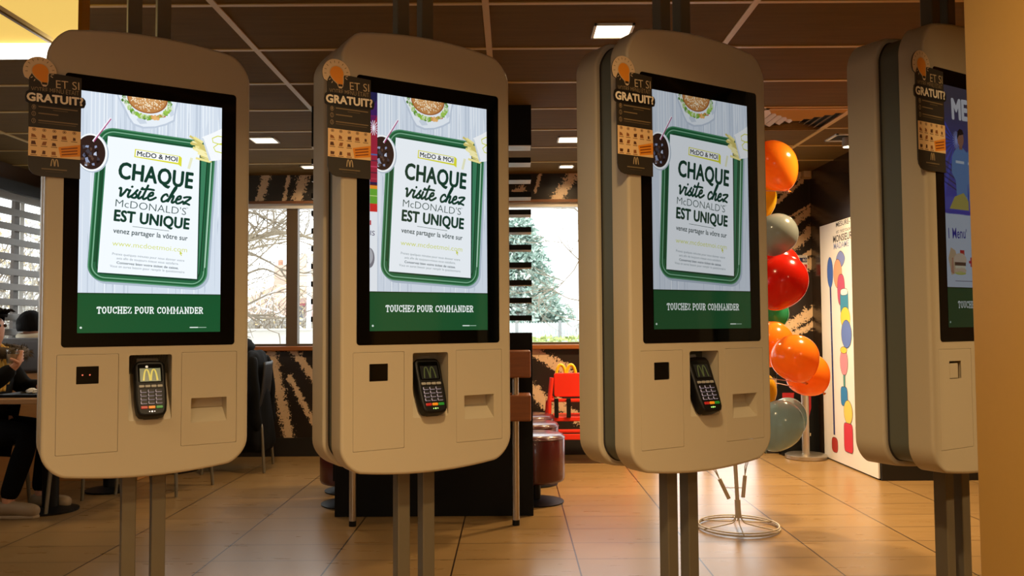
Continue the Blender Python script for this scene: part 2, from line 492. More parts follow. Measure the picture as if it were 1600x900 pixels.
def sp(a, b, c, d, wpx):
    p = at(a, b, YB); q = at(c, d, YB); return (p.x, p.z, q.x, q.z, wpx / FPX * YB)
stripes = [sp(421, 540, 455, 700, 16), sp(452, 540, 492, 592, 13), sp(453, 590, 490, 662, 9), sp(420, 262, 404, 320, 13), sp(451, 275, 443, 318, 6), sp(478, 262, 462, 322, 16),
           sp(902, 262, 866, 318, 16), sp(846, 266, 836, 300, 5), sp(815, 296, 806, 300, 12), sp(834, 550, 885, 578, 16), sp(834, 608, 862, 642, 17), sp(868, 628, 905, 655, 16), sp(880, 690, 905, 690, 3),
           sp(1205, 308, 1252, 270, 12), sp(1209, 320, 1254, 282, 6), sp(1232, 340, 1268, 319, 4), sp(1236, 350, 1270, 327, 11), sp(1236, 388, 1270, 358, 14), sp(1253, 402, 1270, 392, 7), sp(1250, 424, 1270, 408, 14),
           sp(1230, 512, 1272, 485, 15), sp(1236, 524, 1270, 508, 9), sp(1210, 600, 1240, 575, 12), sp(640, 262, 620, 320, 14), sp(700, 560, 740, 660, 14), sp(560, 555, 600, 680, 14), sp(960, 560, 1010, 650, 15), sp(1080, 262, 1050, 316, 13)]
M_mural = mural_material('mural_black_cream', stripes)
mb = MB()
mb.box(-4.34, DX0, YB, YB + 0.18, 0, WZ0); mb.box(DX1, 2.95, YB, YB + 0.18, 0, WZ0); mb.box(-4.34, 2.95, YB, YB + 0.18, WZ1, CEIL)
mb.box(WX1, DX0, YB, YB + 0.18, WZ0, WZ1); mb.box(DX1, 2.95, YB, YB + 0.18, WZ0, WZ1); mb.box(-4.34, WX0, YB, YB + 0.18, WZ0, WZ1)
structure(mb.build('wall_back', M_mural))
mb = MB().box(-4.3, DX0, YB - 0.012, YB, 0.0, 0.17).box(DX1, 2.78, YB - 0.012, YB, 0.0, 0.17); structure(mb.build('baseboard_back', M_dark))
# windows of the back wall: two, parted behind the second kiosk
def window(name, x0, x1, mullions):
    t = structure(bpy.data.objects.new(name, None)); COL.objects.link(t); t.location = (0, YB + 0.05, 0)
    f = MB(); f.box(x0, x1, 0, 0.06, WZ0, WZ0 + 0.02); f.box(x0, x0 + 0.05, 0, 0.06, WZ0, WZ1); f.box(x1 - 0.05, x1, 0, 0.06, WZ0, WZ1)
    for a, b in mullions: f.box(a, b, -0.02, 0.06, WZ0, WZ1)
    f.build('window_frame', M_alu, t)
    MB().box(x0 + 0.05, x1 - 0.05, -0.035, 0.05, WZ1 - 0.045, WZ1).build('blind_cassette', M_white, t)
    edges = [x0 + 0.05] + [e for m_ in mullions for e in m_] + [x1 - 0.05]
    for i in range(0, len(edges), 2):
        MB().box(edges[i], edges[i + 1], 0.028, 0.032, WZ0 + 0.02, WZ1 - 0.04).build('window_pane', M_pane, t)
    return t
window('window_1', WX0, -0.75, [(-3.28, -3.18), (-2.10, -1.995)])
window('window_2', -0.75, WX1, [])
t = structure(bpy.data.objects.new('door_1', None)); COL.objects.link(t); t.location = (0, YB + 0.05, 0)
f = MB(); dm = (DX0 + DX1) / 2
for a, b in ((DX0, DX0 + .05), (dm - .04, dm + .04), (DX1 - .05, DX1)): f.box(a, b, 0, .06, 0, WZ1)
for z0_, z1_ in ((0, .08), (WZ1 - .06, WZ1)): f.box(DX0 + .05, dm - .04, 0, .06, z0_, z1_); f.box(dm + .04, DX1 - .05, 0, .06, z0_, z1_)
f.build('door_frame', M_alu, t)
for a, b in ((DX0 + .05, dm - .04), (dm + .04, DX1 - .05)): MB().box(a, b, .028, .032, .08, WZ1 - .06).build('door_pane', M_pane, t)
for sx_ in (-1, 1):
    mb = MB(); mb.tube([(dm + .075 * sx_, -.05, .8), (dm + .075 * sx_, -.05, 1.3)], .014, 10); mb.box(dm + .07 * sx_ - .006, dm + .07 * sx_ + .006, -.05, 0, .84, .86); mb.box(dm + .07 * sx_ - .006, dm + .07 * sx_ + .006, -.05, 0, 1.24, 1.26); mb.build('door_handle', M_steel, t)
MB().box(WX0, WX1, YB - 0.05, YB + 0.05, WZ0 - 0.042, WZ0).build('trim_2', M_wood, bevel=0.006)['kind'] = 'structure'
MB().box(WX0, WX1, YB - 0.012, YB + 0.0, WZ1 - 0.002, WZ1 + 0.022).build('trim_3', mat('lintel_wood', rgb(120, 76, 42), 0.45))['kind'] = 'structure'

# left wall with its own glazing
LY0, LY1, LZ0, LZ1 = 2.6, 7.70, 0.95, 2.36
mb = MB(); mb.box(XL - 0.18, XL, -3.2, YB, 0, LZ0); mb.box(XL - 0.18, XL, -3.2, YB, LZ1, CEIL); mb.box(XL - 0.18, XL, -3.2, LY0, LZ0, LZ1)
M_brown = mat('dark_brown_wall', rgb(70, 50, 32), 0.55)
structure(mb.build('wall_left', M_brown))
t = structure(bpy.data.objects.new('window_3', None)); COL.objects.link(t); t.location = (XL - 0.035, 0, 0)
f = MB(); f.box(-0.03, 0.03, LY0, LY1, LZ0, LZ0 + 0.05); f.box(-0.03, 0.03, LY0, LY1, LZ1 - 0.05, LZ1)
posts = [LY0 + 0.03, 4.2, 5.7, 7.29, LY1 + 0.03]
for y in posts[:-1]: f.box(-0.03, 0.03, y - 0.03, y + 0.03, LZ0, LZ1)
f.build('window_frame', M_white, t)
for a, b in zip(posts[:-1], posts[1:]): MB().box(-0.003, 0.003, a + 0.03, b - 0.03, LZ0 + 0.05, LZ1 - 0.05).build('window_pane', M_pane, t)

# right: glossy dark wall by the corner, then a return wall facing the room
M_gloss = mat('dark_gloss_wall', rgb(46, 34, 24), 0.22)
structure(MB().box(XR, XR + 0.15, 6.35, YB, 0, CEIL).build('wall_right', M_gloss))
structure(MB().box(XR + 0.0, 6.2, 6.35, 6.5, 0, CEIL).build('wall_front', M_gloss))
structure(MB().box(XR + 0.002, 6.2, 6.335, 6.35, 0, 0.17).build('baseboard_front', M_dark))
M_plain = mat('plain_wall_paint', rgb(214, 190, 150), 0.6)
structure(MB().box(6.05, 6.2, -3.2, 6.35, 0, CEIL).build('wall_far', M_plain))
RX0, RX1, RZ0, RZ1 = -1.4, 0.5, 1.2, 2.15
structure(MB().box(-4.6, RX0, -3.2, -3.05, 0, CEIL).box(RX1, 6.2, -3.2, -3.05, 0, CEIL).box(RX0, RX1, -3.2, -3.05, 0, RZ0).box(RX0, RX1, -3.2, -3.05, RZ1, CEIL).build('wall_rear', M_plain))
t = structure(bpy.data.objects.new('added_window_4', None)); COL.objects.link(t); t.location = (0, -3.12, 0)  # added behind the camera, unseen; lets cool fill onto the kiosk fronts
f = MB(); f.box(RX0, RX1, -.03, .03, RZ0, RZ0 + .05); f.box(RX0, RX1, -.03, .03, RZ1 - .05, RZ1); f.box(RX0, RX0 + .05, -.03, .03, RZ0 + .05, RZ1 - .05); f.box(RX1 - .05, RX1, -.03, .03, RZ0 + .05, RZ1 - .05); f.build('window_frame', M_alu, t)
MB().box(RX0 + .05, RX1 - .05, -.002, .002, RZ0 + .05, RZ1 - .05).build('window_pane', M_pane, t)
# the painted column close to the camera
structure(MB().box(1.0, 1.6, 1.42, 1.81, 0, CEIL).build('column', M_cream, bevel=0.006))

# ------------------------------------------------------------------ ordering kiosks
KZ = CAM_H - 0.0178          # height of the lower edge of the lit picture
PW, PH = 0.3985, 0.7084      # lit picture
KIOSKS = [(-1.086, 2.507, 0.5564), (-0.2488, 2.5441, 0.5542), (0.5824, 2.5296, 0.543), (1.4233, 2.4979, 0.5463)]

def shell_outline(ins=0.0, n=12):
    pts = []
    for i in range(n + 1):
        u = -0.225 + 0.45 * i / n; pts.append((u, -0.430 + 0.32 * u * u))
    b0 = -0.430 + 0.32 * 0.225 ** 2
    pts += bez((0.225, b0), (0.25, -0.4085), (0.2868, -0.375), (0.2868, -0.335), 9)
    t0 = 0.9060 - 0.405 * 0.225 ** 2
    pts += [(0.2868, 0.1), (0.2868, 0.5), (0.2868, 0.80)]
    pts += bez((0.2868, 0.80), (0.2868, 0.835), (0.25, 0.881), (0.225, t0), 9)
    for i in range(1, n + 1):
        u = 0.225 - 0.45 * i / n; pts.append((u, 0.9060 - 0.405 * u * u))
    pts += bez((-0.225, t0), (-0.25, 0.881), (-0.2868, 0.835), (-0.2868, 0.80), 9)
    pts += [(-0.2868, 0.5), (-0.2868, 0.1), (-0.2868, -0.335)]
    pts += bez((-0.2868, -0.335), (-0.2868, -0.375), (-0.25, -0.4085), (-0.225, b0), 9)[:-1]
    pts = [(a, b + KZ) for a, b in pts]
    return offset_poly(pts, ins) if ins else pts
DOOR_L = (-0.2495, -0.0885, -0.3480, -0.0620); DOOR_R = (0.0870, 0.2515, -0.3470, -0.0620)
NICHE = (-0.0605, 0.0590, -0.2620, -0.0670)
def zr(r, rad, n=4): return rrect(r[0], r[1], KZ + r[2], KZ + r[3], rad, n)
def grow(r, d): return (r[0] - d, r[1] + d, r[2] - d, r[3] + d)

# ---- what the screens show
C_tray, C_trayD, C_trayL = rgb(34, 104, 62), rgb(20, 66, 42), rgb(122, 172, 142)
C_paper, C_ink, C_bar = rgb(238, 245, 251), rgb(14, 58, 44), rgb(14, 78, 42)
SLAB = {'T': (0.8, [[(0.4, 0), (0.4, 1)], [(0.04, 0.9), (0.76, 0.9)], [(0.06, 0.68), (0.06, 0.9)], [(0.74, 0.68), (0.74, 0.9)], [(0.2, 0.06), (0.6, 0.06)]]),
        'O': (0.85, ['O']), 'U': (0.85, [[(0.16, 1), (0.16, 0.35), (0.24, 0.15), (0.42, 0.08), (0.6, 0.15), (0.68, 0.35), (0.68, 1)], [(0, 0.93), (0.34, 0.93)], [(0.52, 0.93), (0.85, 0.93)]]),
        'C': (0.8, [[(0.72, 0.72), (0.62, 0.86), (0.42, 0.92), (0.2, 0.8), (0.12, 0.5), (0.2, 0.2), (0.42, 0.08), (0.64, 0.14), (0.74, 0.28)], [(0.72, 0.66), (0.72, 0.96)]]),
        'H': (0.9, [[(0.18, 0), (0.18, 1)], [(0.72, 0), (0.72, 1)], [(0.18, 0.5), (0.72, 0.5)], [(0, 0.06), (0.36, 0.06)], [(0, 0.94), (0.36, 0.94)], [(0.54, 0.06), (0.9, 0.06)], [(0.54, 0.94), (0.9, 0.94)]]),
        'E': (0.74, [[(0.18, 0), (0.18, 1)], [(0, 0.08), (0.68, 0.08), (0.68, 0.3)], [(0, 0.92), (0.66, 0.92), (0.66, 0.72)], [(0.18, 0.5), (0.5, 0.5)], [(0.5, 0.38), (0.5, 0.62)]]),
        'Z': (0.74, [[(0.08, 0.7), (0.08, 0.92), (0.64, 0.92), (0.1, 0.08), (0.68, 0.08), (0.68, 0.3)]]),
        'P': (0.76, [[(0.18, 0), (0.18, 1)], [(0, 0.92), (0.5, 0.92), (0.66, 0.82), (0.68, 0.66), (0.6, 0.52), (0.48, 0.46), (0.18, 0.46)], [(0, 0.06), (0.4, 0.06)]]),
        'R': (0.86, [[(0.18, 0), (0.18, 1)], [(0, 0.92), (0.5, 0.92), (0.66, 0.82), (0.68, 0.68), (0.58, 0.54), (0.18, 0.5)], [(0.46, 0.5), (0.68, 0.06), (0.86, 0.06)], [(0, 0.06), (0.38, 0.06)]]),
        'M': (1.1, [[(0.2, 0), (0.2, 1)], [(0.9, 0), (0.9, 1)], ['d', (0.2, 0.95), (0.55, 0.3), (0.9, 0.95)], [(0, 0.94), (0.24, 0.94)], [(0.86, 0.94), (1.1, 0.94)], [(0, 0.06), (0.38, 0.06)], [(0.72, 0.06), (1.1, 0.06)]]),
        'A': (0.92, [[(0.14, 0.06), (0.46, 0.94), (0.78, 0.06)], [(0.26, 0.36), (0.66, 0.36)], [(0, 0.06), (0.3, 0.06)], [(0.62, 0.06), (0.92, 0.06)], [(0.28, 0.94), (0.5, 0.94)]]),
        'N': (0.94, [[(0.2, 0), (0.2, 1)], [(0.74, 0), (0.74, 1)], ['d', (0.2, 0.95), (0.74, 0.05)], [(0, 0.94), (0.22, 0.94)], [(0, 0.06), (0.38, 0.06)], [(0.56, 0.94), (0.94, 0.94)]]),
        'D': (0.86, [[(0.18, 0), (0.18, 1)], [(0, 0.92), (0.42, 0.92), (0.66, 0.8), (0.74, 0.5), (0.66, 0.2), (0.42, 0.08), (0, 0.08)]])}
def slab_text(sh, body, p0, p1, h, col, wt=0.145):
    adv = sum(0.45 if c == ' ' else SLAB[c][0] + 0.1 for c in body); sx = (p1 - p0[0]) / adv; x = p0[0]
    for c in body:
        if c == ' ': x += 0.45 * sx; continue
        wd, strokes = SLAB[c]
        for st in strokes:
            if st == 'O':
                o = [(x + sx * (0.42 + 0.40 * cos(2 * pi * i / 20)), p0[1] + h * (0.5 + 0.5 * sin(2 * pi * i / 20))) for i in range(20)]
                q = [(x + sx * (0.42 + 0.20 * cos(2 * pi * i / 20)), p0[1] + h * (0.5 + 0.34 * sin(2 * pi * i / 20))) for i in range(20)]
                sh.ring(o, q, col); continue
            k = .72 if st[0] == 'd' else 1.0; st = st[1:] if st[0] == 'd' else st
            sh.stroke([(x + sx * a, p0[1] + h * b) for a, b in st], wt * h * k, col, cap=False)
        x += (wd + 0.1) * sx
def touch_bar(sh):
    sh.rect(0, 398.5, 0, 116.5, C_bar); sh.up(); sh.rect(0, 398.5, 113.8, 116.8, rgb(8, 48, 26)); sh.up()
    slab_text(sh, 'TOUCHEZ POUR COMMANDER', (50.3, 56), 348.6, 21, rgb(236, 244, 240)); sh.up()
    sh.ell(9.5, 15.5, 3.2, 3.2, rgb(210, 225, 215), 10); sh.rect(308, 333, 12.5, 15.6, rgb(220, 232, 225)); sh.rect(334.5, 357, 12.9, 15.0, rgb(160, 190, 170)); sh.up()

SCRIPT = [  # brush lettering, x-height 1
    ('v', 0.0, [[(0, .95), (.12, 1.0), (.22, .3), (.28, .05), (.5, .55), (.62, .95), (.78, .85)]]),
    ('i', .85, [[(.06, .9), (0, .3), (.1, .02), (.34, .3)], [(.12, 1.32), (.14, 1.36)]]),
    ('s', 1.2, [[(-.04, .22), (.14, .6), (.3, 1.02)], [(.3, 1.0), (.2, .7), (.38, .34), (.26, .04), (.0, .08)], [(.3, .06), (.5, .3)]]),
    ('i', 1.72, [[(.06, .9), (0, .3), (.1, .02), (.36, .35)], [(.12, 1.32), (.14, 1.36)]]),
    ('t', 2.1, [[(.16, 1.75), (.06, .8), (.02, .25), (.14, .02), (.4, .28)], [(-.3, 1.18), (.3, 1.3), (.75, 1.28)]]),
    ('e', 2.55, [[(.0, .42), (.32, .62), (.3, .95), (.1, .85), (.0, .4), (.12, .04), (.36, .08), (.66, .4)]]),
    ('c', 3.7, [[(.46, .78), (.34, .98), (.12, .8), (.02, .4), (.14, .04), (.36, .08), (.62, .4)]]),
    ('h', 4.3, [[(.0, .3), (.32, 1.5), (.4, 1.95), (.28, 1.9), (.1, .9), (.0, .04), (.16, .65), (.36, .9), (.4, .6), (.36, .15), (.48, .04), (.72, .34)]]),
    ('e', 5.0, [[(.0, .42), (.32, .62), (.3, .95), (.1, .85), (.0, .4), (.12, .04), (.36, .08), (.62, .36)]]),
    ('z', 5.6, [[(.02, .84), (.3, .96), (.62, .9), (.1, .1), (.34, .16), (.66, .04)]])]
def script_text(sh, p0, p1, xh, col, wt):
    tot = 6.3; d = Vector(p1) - Vector(p0); sx = d.length / tot; d.normalize(); nr = Vector((-d.y, d.x))
    for ch, x0, sts in SCRIPT:
        for st in sts:
            P = smooth_path([Vector((a, b)) for a, b in st], 5)
            Q = [Vector(p0) + d * ((x0 + p.x + p.y * 0.16) * sx) + nr * (p.y * xh) for p in P]
            sh.stroke([(q.x, q.y) for q in Q], wt, col)

def advert(dx=0.0):
    """the tray advert, in millimetres from the lower left corner of the lit picture"""
    r = random.Random(3); sh = Sheet((0, 398.5, 116.5, 708.4))
    sh.rect(0, 398.5, 116, 708.4, rgb(208, 219, 232)); sh.up()
    for k in range(150):                                     # pale boards
        x = r.uniform(0, 398); y0 = r.uniform(60, 640); L = r.uniform(60, 420); v = r.uniform(-1, 1); wd = r.uniform(0.8, 4)
        c = rgb(226, 234, 242) if v > 0 else rgb(190, 202, 217)
        sh.poly([(x, y0), (x + wd, y0 + L * .1), (x + wd * .8, y0 + L * .9), (x + r.uniform(-1, 1), y0 + L), (x - .6, y0 + L * .5)], c)
    for x in (66, 132, 199, 266, 331): sh.rect(x, x + 1.2, 116, 708, rgb(172, 186, 202))
    sh.dx = dx; sh.up()
    # wrapped burger at the top
    sh.poly([(92, 720), (98, 700), (112, 672), (128, 640), (141, 622), (168, 615), (200, 620), (232, 632), (258, 648), (262, 680), (272, 720)], rgb(188, 200, 216)); sh.up()
    sh.poly([(97, 722), (103, 700), (117, 676), (131, 645), (143, 628), (170, 621), (203, 626), (232, 638), (254, 652), (258, 684), (266, 722)], rgb(226, 234, 242)); sh.up()
    for q in ([(150, 640), (160, 655), (172, 645), (180, 632), (160, 628)], [(238, 690), (252, 702), (256, 668), (246, 660)], [(110, 700), (118, 705), (126, 672), (118, 680)]): sh.poly(q, rgb(200, 211, 224))
    sh.up()
    for i in range(58):                                      # leaves and filling round the bun
        a = pi + pi * (i + .5) / 58; q = r.uniform(.96, 1.08)
        c = r.choice([rgb(92, 150, 44), rgb(128, 178, 60), rgb(70, 122, 38), rgb(232, 236, 220), rgb(158, 196, 84)])
        if 30 < i < 42 and r.random() < .5: c = r.choice([rgb(206, 120, 60), rgb(226, 176, 110), rgb(176, 84, 48)])
        sh.ell(181 + 63 * q * cos(a), 706 + 55 * q * sin(a), r.uniform(5, 9), r.uniform(4, 7), c, 9, r.uniform(0, 3))
    sh.up(); sh.ell(180.5, 709, 57, 46, rgb(150, 92, 48), 40); sh.up(); sh.ell(180, 712, 54, 46, rgb(188, 132, 76), 40); sh.up(); sh.ell(176, 716, 40, 32, rgb(204, 152, 96), 32); sh.up()
    for i in range(95):
        a = r.uniform(pi, 2 * pi); q = sqrt(r.uniform(.02, .9)); sh.ell(180 + 52 * q * cos(a), 711 + 44 * q * sin(a), 2.4, 1.3, rgb(240, 226, 196), 7, r.uniform(0, 3))
    sh.up()
    # tray
    def rq(ins, rad):
        w_, h_ = 335.0, 456.0; o = rrect(ins, w_ - ins, ins, h_ - ins, rad, 9); out = []
        for x, y in o:
            a_, b_ = x / w_, y / h_
            X = (1 - a_) * ((1 - b_) * 22 + b_ * 46) + a_ * ((1 - b_) * 356 + b_ * 382); Y = (1 - a_) * ((1 - b_) * 153 + b_ * 609) + a_ * ((1 - b_) * 134.5 + b_ * 595); out.append((X, Y))
        return out
    sh.poly([(x + 6, y - 7) for x, y in rq(0, 46)], rgb(172, 187, 202)); sh.up()
    sh.poly(rq(0, 46), rgb(40, 110, 68)); sh.up(); sh.ring(rq(1, 45), rq(3, 43), rgb(92, 150, 118)); sh.ring(rq(5, 41), rq(9, 38), rgb(30, 92, 56)); sh.ring(rq(10, 37), rq(13, 34), C_trayL); sh.ring(rq(13, 34), rq(21, 28), rgb(34, 98, 62)); sh.up()
    sh.poly(rq(21, 28), C_trayD); sh.up(); sh.poly(rq(25, 24), rgb(58, 124, 90)); sh.up()
    sh.stroke([(351, 200), (362, 400), (368, 530)], 2.6, rgb(176, 212, 190)); sh.stroke([(345, 190), (355, 400), (361, 530)], 4.5, rgb(24, 80, 52)); sh.stroke([(43, 210), (50, 330), (57, 480)], 7, rgb(22, 76, 46)); sh.up()
    sh.poly([(54, 173), (331, 158), (338, 560), (77, 578)], rgb(18, 62, 44)); sh.up()
    sh.poly([(51, 177.1), (328, 163.6), (332.6, 570.1), (73.1, 581.5)], C_paper); sh.up()
    # drink
    sh.ell(32, 527, 44, 58, rgb(178, 192, 206), 40); sh.up(); sh.ell(30.5, 528.5, 42, 56, rgb(244, 247, 250), 40); sh.up(); sh.ell(29, 528.5, 38, 50.5, rgb(46, 30, 26), 40); sh.up()
    for i in range(26):
        cx, cy = r.uniform(0, 58), r.uniform(486, 548)
        if ((cx - 29) / 36) ** 2 + ((cy - 528) / 48) ** 2 < .8:
            c = r.choice([rgb(92, 96, 118), rgb(140, 150, 178), rgb(62, 58, 66), rgb(186, 194, 214), rgb(84, 62, 50), rgb(24, 16, 16)]); a = r.uniform(0, 3)
            sh.poly([(cx + r.uniform(3, 8) * cos(a + j * 1.57), cy + r.uniform(3, 9) * sin(a + j * 1.57)) for j in range(4)], c)
    sh.up(); sh.stroke([(34, 561), (80.5, 636)], 6, rgb(240, 240, 246), cap=False); sh.up(); sh.stroke([(36, 561), (81, 634)], 2.8, rgb(170, 60, 120), cap=False); sh.up()
    # fries
    for i in range(22):
        a = r.uniform(-.5, .5); cx = 322 + 26 * (i % 11) / 11 + r.uniform(-6, 4); cy = 594 - 58 * (i % 11) / 11 + r.uniform(-8, 8); L = r.uniform(26, 46); dxx, dyy = cos(2.75 + a * .6), sin(2.75 + a * .6)
        x1, y1 = cx + 22, cy - 4; sh.stroke([(x1, y1), (x1 + dxx * L, y1 + dyy * L)], 7, r.choice([rgb(236, 226, 150), rgb(224, 212, 130), rgb(244, 236, 176), rgb(208, 194, 112)]), cap=False); sh.up()
    sh.poly([(338, 608), (372, 626), (404, 646), (404, 545), (380, 538), (361, 535)], rgb(240, 244, 247)); sh.up(); sh.poly([(338, 608), (344, 604), (366, 540), (361, 535)], rgb(206, 216, 224)); sh.up()
    sh.stroke([(404, 616), (386, 617), (370, 608), (372, 596), (390, 592), (404, 596)], 3, rgb(208, 214, 70)); sh.stroke([(404, 590), (388, 592), (374, 580), (380, 568), (404, 564)], 3, rgb(208, 214, 70)); sh.up()
    sh.stroke([(300, 505), (309, 540)], 8, rgb(228, 230, 196), cap=False); sh.up()
    # writing on the sheet
    Y = rgb(216, 216, 56)
    sh.poly([(147, 551), (274, 542), (280, 537), (279, 509), (270, 515), (145, 526)], Y); sh.up(); sh.poly([(150, 548.5), (271, 540), (269.5, 520.5), (148.5, 529)], rgb(246, 249, 252)); sh.up()
    sh.text('McDO & MOI', (153, 531.3), (266.5, 524.2), 14.0, rgb(24, 40, 44), fat=.45)
    sh.text('CHAQUE', (103, 459.4), (310.5, 444.7), 48, C_ink, 0, 1.06, fat=2.1)
    script_text(sh, (100, 405), (304, 392), 25, C_ink, 6.6)
    sh.text("McDONALD'S", (95.4, 374), (293.5, 360.2), 22, rgb(58, 84, 78), -0.008); sh.text('TM', (293, 381), (300, 380.5), 3.4, rgb(58, 84, 78))
    sh.text('EST UNIQUE', (92.8, 331.9), (302, 317.5), 32, C_ink, 0, 1.04, fat=1.7)
    sh.stroke([(143, 316.8), (245.5, 308.6)], 1.4, rgb(60, 90, 80), cap=False)
    sh.text('venez partager la vôtre sur', (90.6, 295.3), (298.7, 281.6), 15, rgb(40, 66, 64), fat=.25)
    sh.text('www.mcdoetmoi.com', (88.3, 257.4), (297.8, 245.2), 15, rgb(208, 216, 96), -0.004); sh.poly([(277, 250), (285, 240), (281, 240), (283, 234), (280.5, 233.5), (279, 239), (276.5, 237)], rgb(200, 206, 70))
    for body, a, b, ya, yb, bo in (('Prenez quelques minutes pour nous donner votre', 89, 290, 230, 216, 0), ('avis afin de toujours mieux vous satisfaire.', 101, 274, 217, 205.6, 0), ('Conservez bien votre ticket de caisse.', 101, 273.5, 204, 192.6, .012), ('Vous en aurez besoin pour remplir le questionnaire', 83, 291, 193.8, 180.5, 0)):
        sh.text(body, (a, ya), (b, yb), 7.0, rgb(132, 146, 150) if not bo else rgb(90, 106, 112), fat=.2 if bo else 0)
    sh.box = (0, 398.5, 0, 708.4); sh.dx = 0.0; sh.up()
    return sh
def advert_second():
    """same advert still sliding in: a strip of the slide before it at the left"""
    sh = advert(10.0); sh.box = (0, 23.5, 116.5, 708.4)
    sh.rect(0, 24, 116, 709, rgb(30, 30, 70)); sh.up()
    sh.poly([(0, 600), (24, 640), (24, 690), (0, 650)], rgb(60, 30, 90)); sh.poly([(0, 640), (24, 640), (24, 440), (0, 440)], rgb(150, 32, 56)); sh.up()
    for i in range(14): sh.stroke([(12, 602), (12 + 15 * cos(i * .45), 602 + 22 * sin(i * .45))], 1.6, rgb(236, 236, 250))
    for k, c in enumerate([rgb(70, 100, 160), rgb(96, 36, 60), rgb(190, 60, 90), rgb(90, 30, 50), rgb(170, 50, 70), rgb(80, 30, 44)]): sh.rect(0, 24, 520 - k * 18, 524 - k * 18, c)
    sh.up(); sh.rect(0, 24, 420, 430, rgb(226, 140, 40)); sh.rect(0, 24, 376, 420, rgb(96, 160, 50)); sh.rect(0, 24, 352, 376, rgb(200, 44, 40)); sh.rect(0, 24, 116, 352, rgb(230, 236, 242)); sh.rect(0, 24, 398, 400, rgb(220, 226, 150)); sh.up()
    sh.text('IS', (1, 282), (15, 281), 14, rgb(60, 50, 90)); sh.rect(0, 4, 312, 326, rgb(190, 50, 60)); sh.ell(-2, 215, 17, 30, rgb(120, 120, 128)); sh.up(); sh.ell(-4, 220, 14, 24, rgb(170, 172, 178)); sh.up()
    sh.box = (0, 398.5, 0, 708.4); touch_bar(sh); return sh
def advert_football():
    r = random.Random(5); sh = Sheet((0, 398.5, 116.5, 708.4))
    for i in range(40):
        t = i / 39; sh.rect(0, 398.5, 340 + 368.4 * i / 40, 340 + 368.4 * (i + 1) / 40 + .2, tuple(a + (b - a) * min(1, t * 1.15) for a, b in zip(rgb(70, 78, 190), rgb(84, 78, 92))))
    sh.up()
    for k in range(8):
        a = 2.3 + k * .28; sh.poly([(60, 545), (60 + 300 * cos(a), 545 + 300 * sin(a)), (60 + 300 * cos(a + .12), 545 + 300 * sin(a + .12))], rgb(80, 92, 205))
    for i in range(20): sh.stroke([(66, 550), (66 + 18 * cos(i * .31), 550 + 26 * sin(i * .31))], 2, rgb(170, 180, 240))
    for k in range(5): sh.poly([(0, 420 + k * 16), (60, 400 + k * 16), (60, 404 + k * 16), (0, 426 + k * 16)], rgb(60, 56, 96))
    sh.up(); sh.rect(0, 398.5, 340, 380, rgb(84, 92, 190)); sh.up()
    for bx, sc in ((88, 1.0), (150, .95)):                   # players in sky-blue shirts
        sh.poly([(bx - 46, 500), (bx - 30, 520), (bx - 12, 530), (bx + 10, 530), (bx + 30, 518), (bx + 44, 490), (bx + 40, 440), (bx + 30, 420), (bx + 28, 372), (bx - 26, 372), (bx - 30, 430), (bx - 50, 452)], rgb(104, 146, 200)); sh.up()
        sh.poly([(bx - 26, 385), (bx + 28, 385), (bx + 24, 345), (bx - 22, 345)], rgb(128, 168, 214)); sh.rect(bx - 8, bx + 8, 524, 545, rgb(150, 104, 84)); sh.up()
        sh.ell(bx, 556, 16, 24, rgb(168, 118, 94)); sh.up(); sh.poly([(bx - 18, 552), (bx - 16, 576), (bx - 4, 586), (bx + 10, 584), (bx + 17, 572), (bx + 4, 568), (bx - 8, 566)], rgb(40, 28, 26)); sh.up()
        sh.rect(bx - 28, bx + 30, 482, 490, rgb(214, 226, 238)); sh.up()
    sh.poly([(22, 345), (50, 382), (96, 396), (120, 372), (120, 345)], rgb(190, 176, 88)); sh.up()  # yellow reflection on the glass, put into the screen picture
    sh.text('ME', (50, 613), (127, 616), 58, rgb(232, 232, 236), 0, 1.0, fat=3.4)
    sh.rect(0, 398.5, 116, 332, rgb(206, 218, 232)); sh.rect(0, 398.5, 330, 342, rgb(70, 70, 180)); sh.up()
    sh.text('1 Menu', (13, 258), (99, 262), 30, rgb(36, 44, 150), 0.01); sh.text("'", (101, 262), (104, 262), 26, rgb(36, 44, 150))
    sh.poly([(9, 200), (22, 232), (44, 224), (56, 198), (40, 156), (22, 152)], rgb(206, 178, 140)); sh.poly([(20, 160), (26, 202), (32, 202), (34, 156)], rgb(180, 60, 56)); sh.rect(68, 90, 190, 226, rgb(190, 40, 44)); sh.up(); sh.rect(73, 86, 200, 216, rgb(226, 170, 90)); sh.up()
    sh.ell(68, 197, 32, 20, rgb(216, 196, 172)); sh.up(); sh.rect(40, 96, 180, 190, rgb(90, 66, 52)); sh.rect(42, 94, 172, 180, rgb(226, 220, 190)); sh.ell(68, 166, 30, 9, rgb(214, 190, 160)); sh.ell(68, 158, 28, 5, rgb(190, 196, 90)); sh.up()
    sh.rect(112, 136, 188, 196, rgb(190, 40, 60)); sh.rect(120, 128, 178, 206, rgb(190, 40, 60)); sh.rect(40, 180, 134, 136, rgb(120, 120, 140)); sh.up()
    sh.box = (0, 398.5, 0, 708.4); touch_bar(sh); return sh
def advert_first(): sh = advert(); touch_bar(sh); return sh

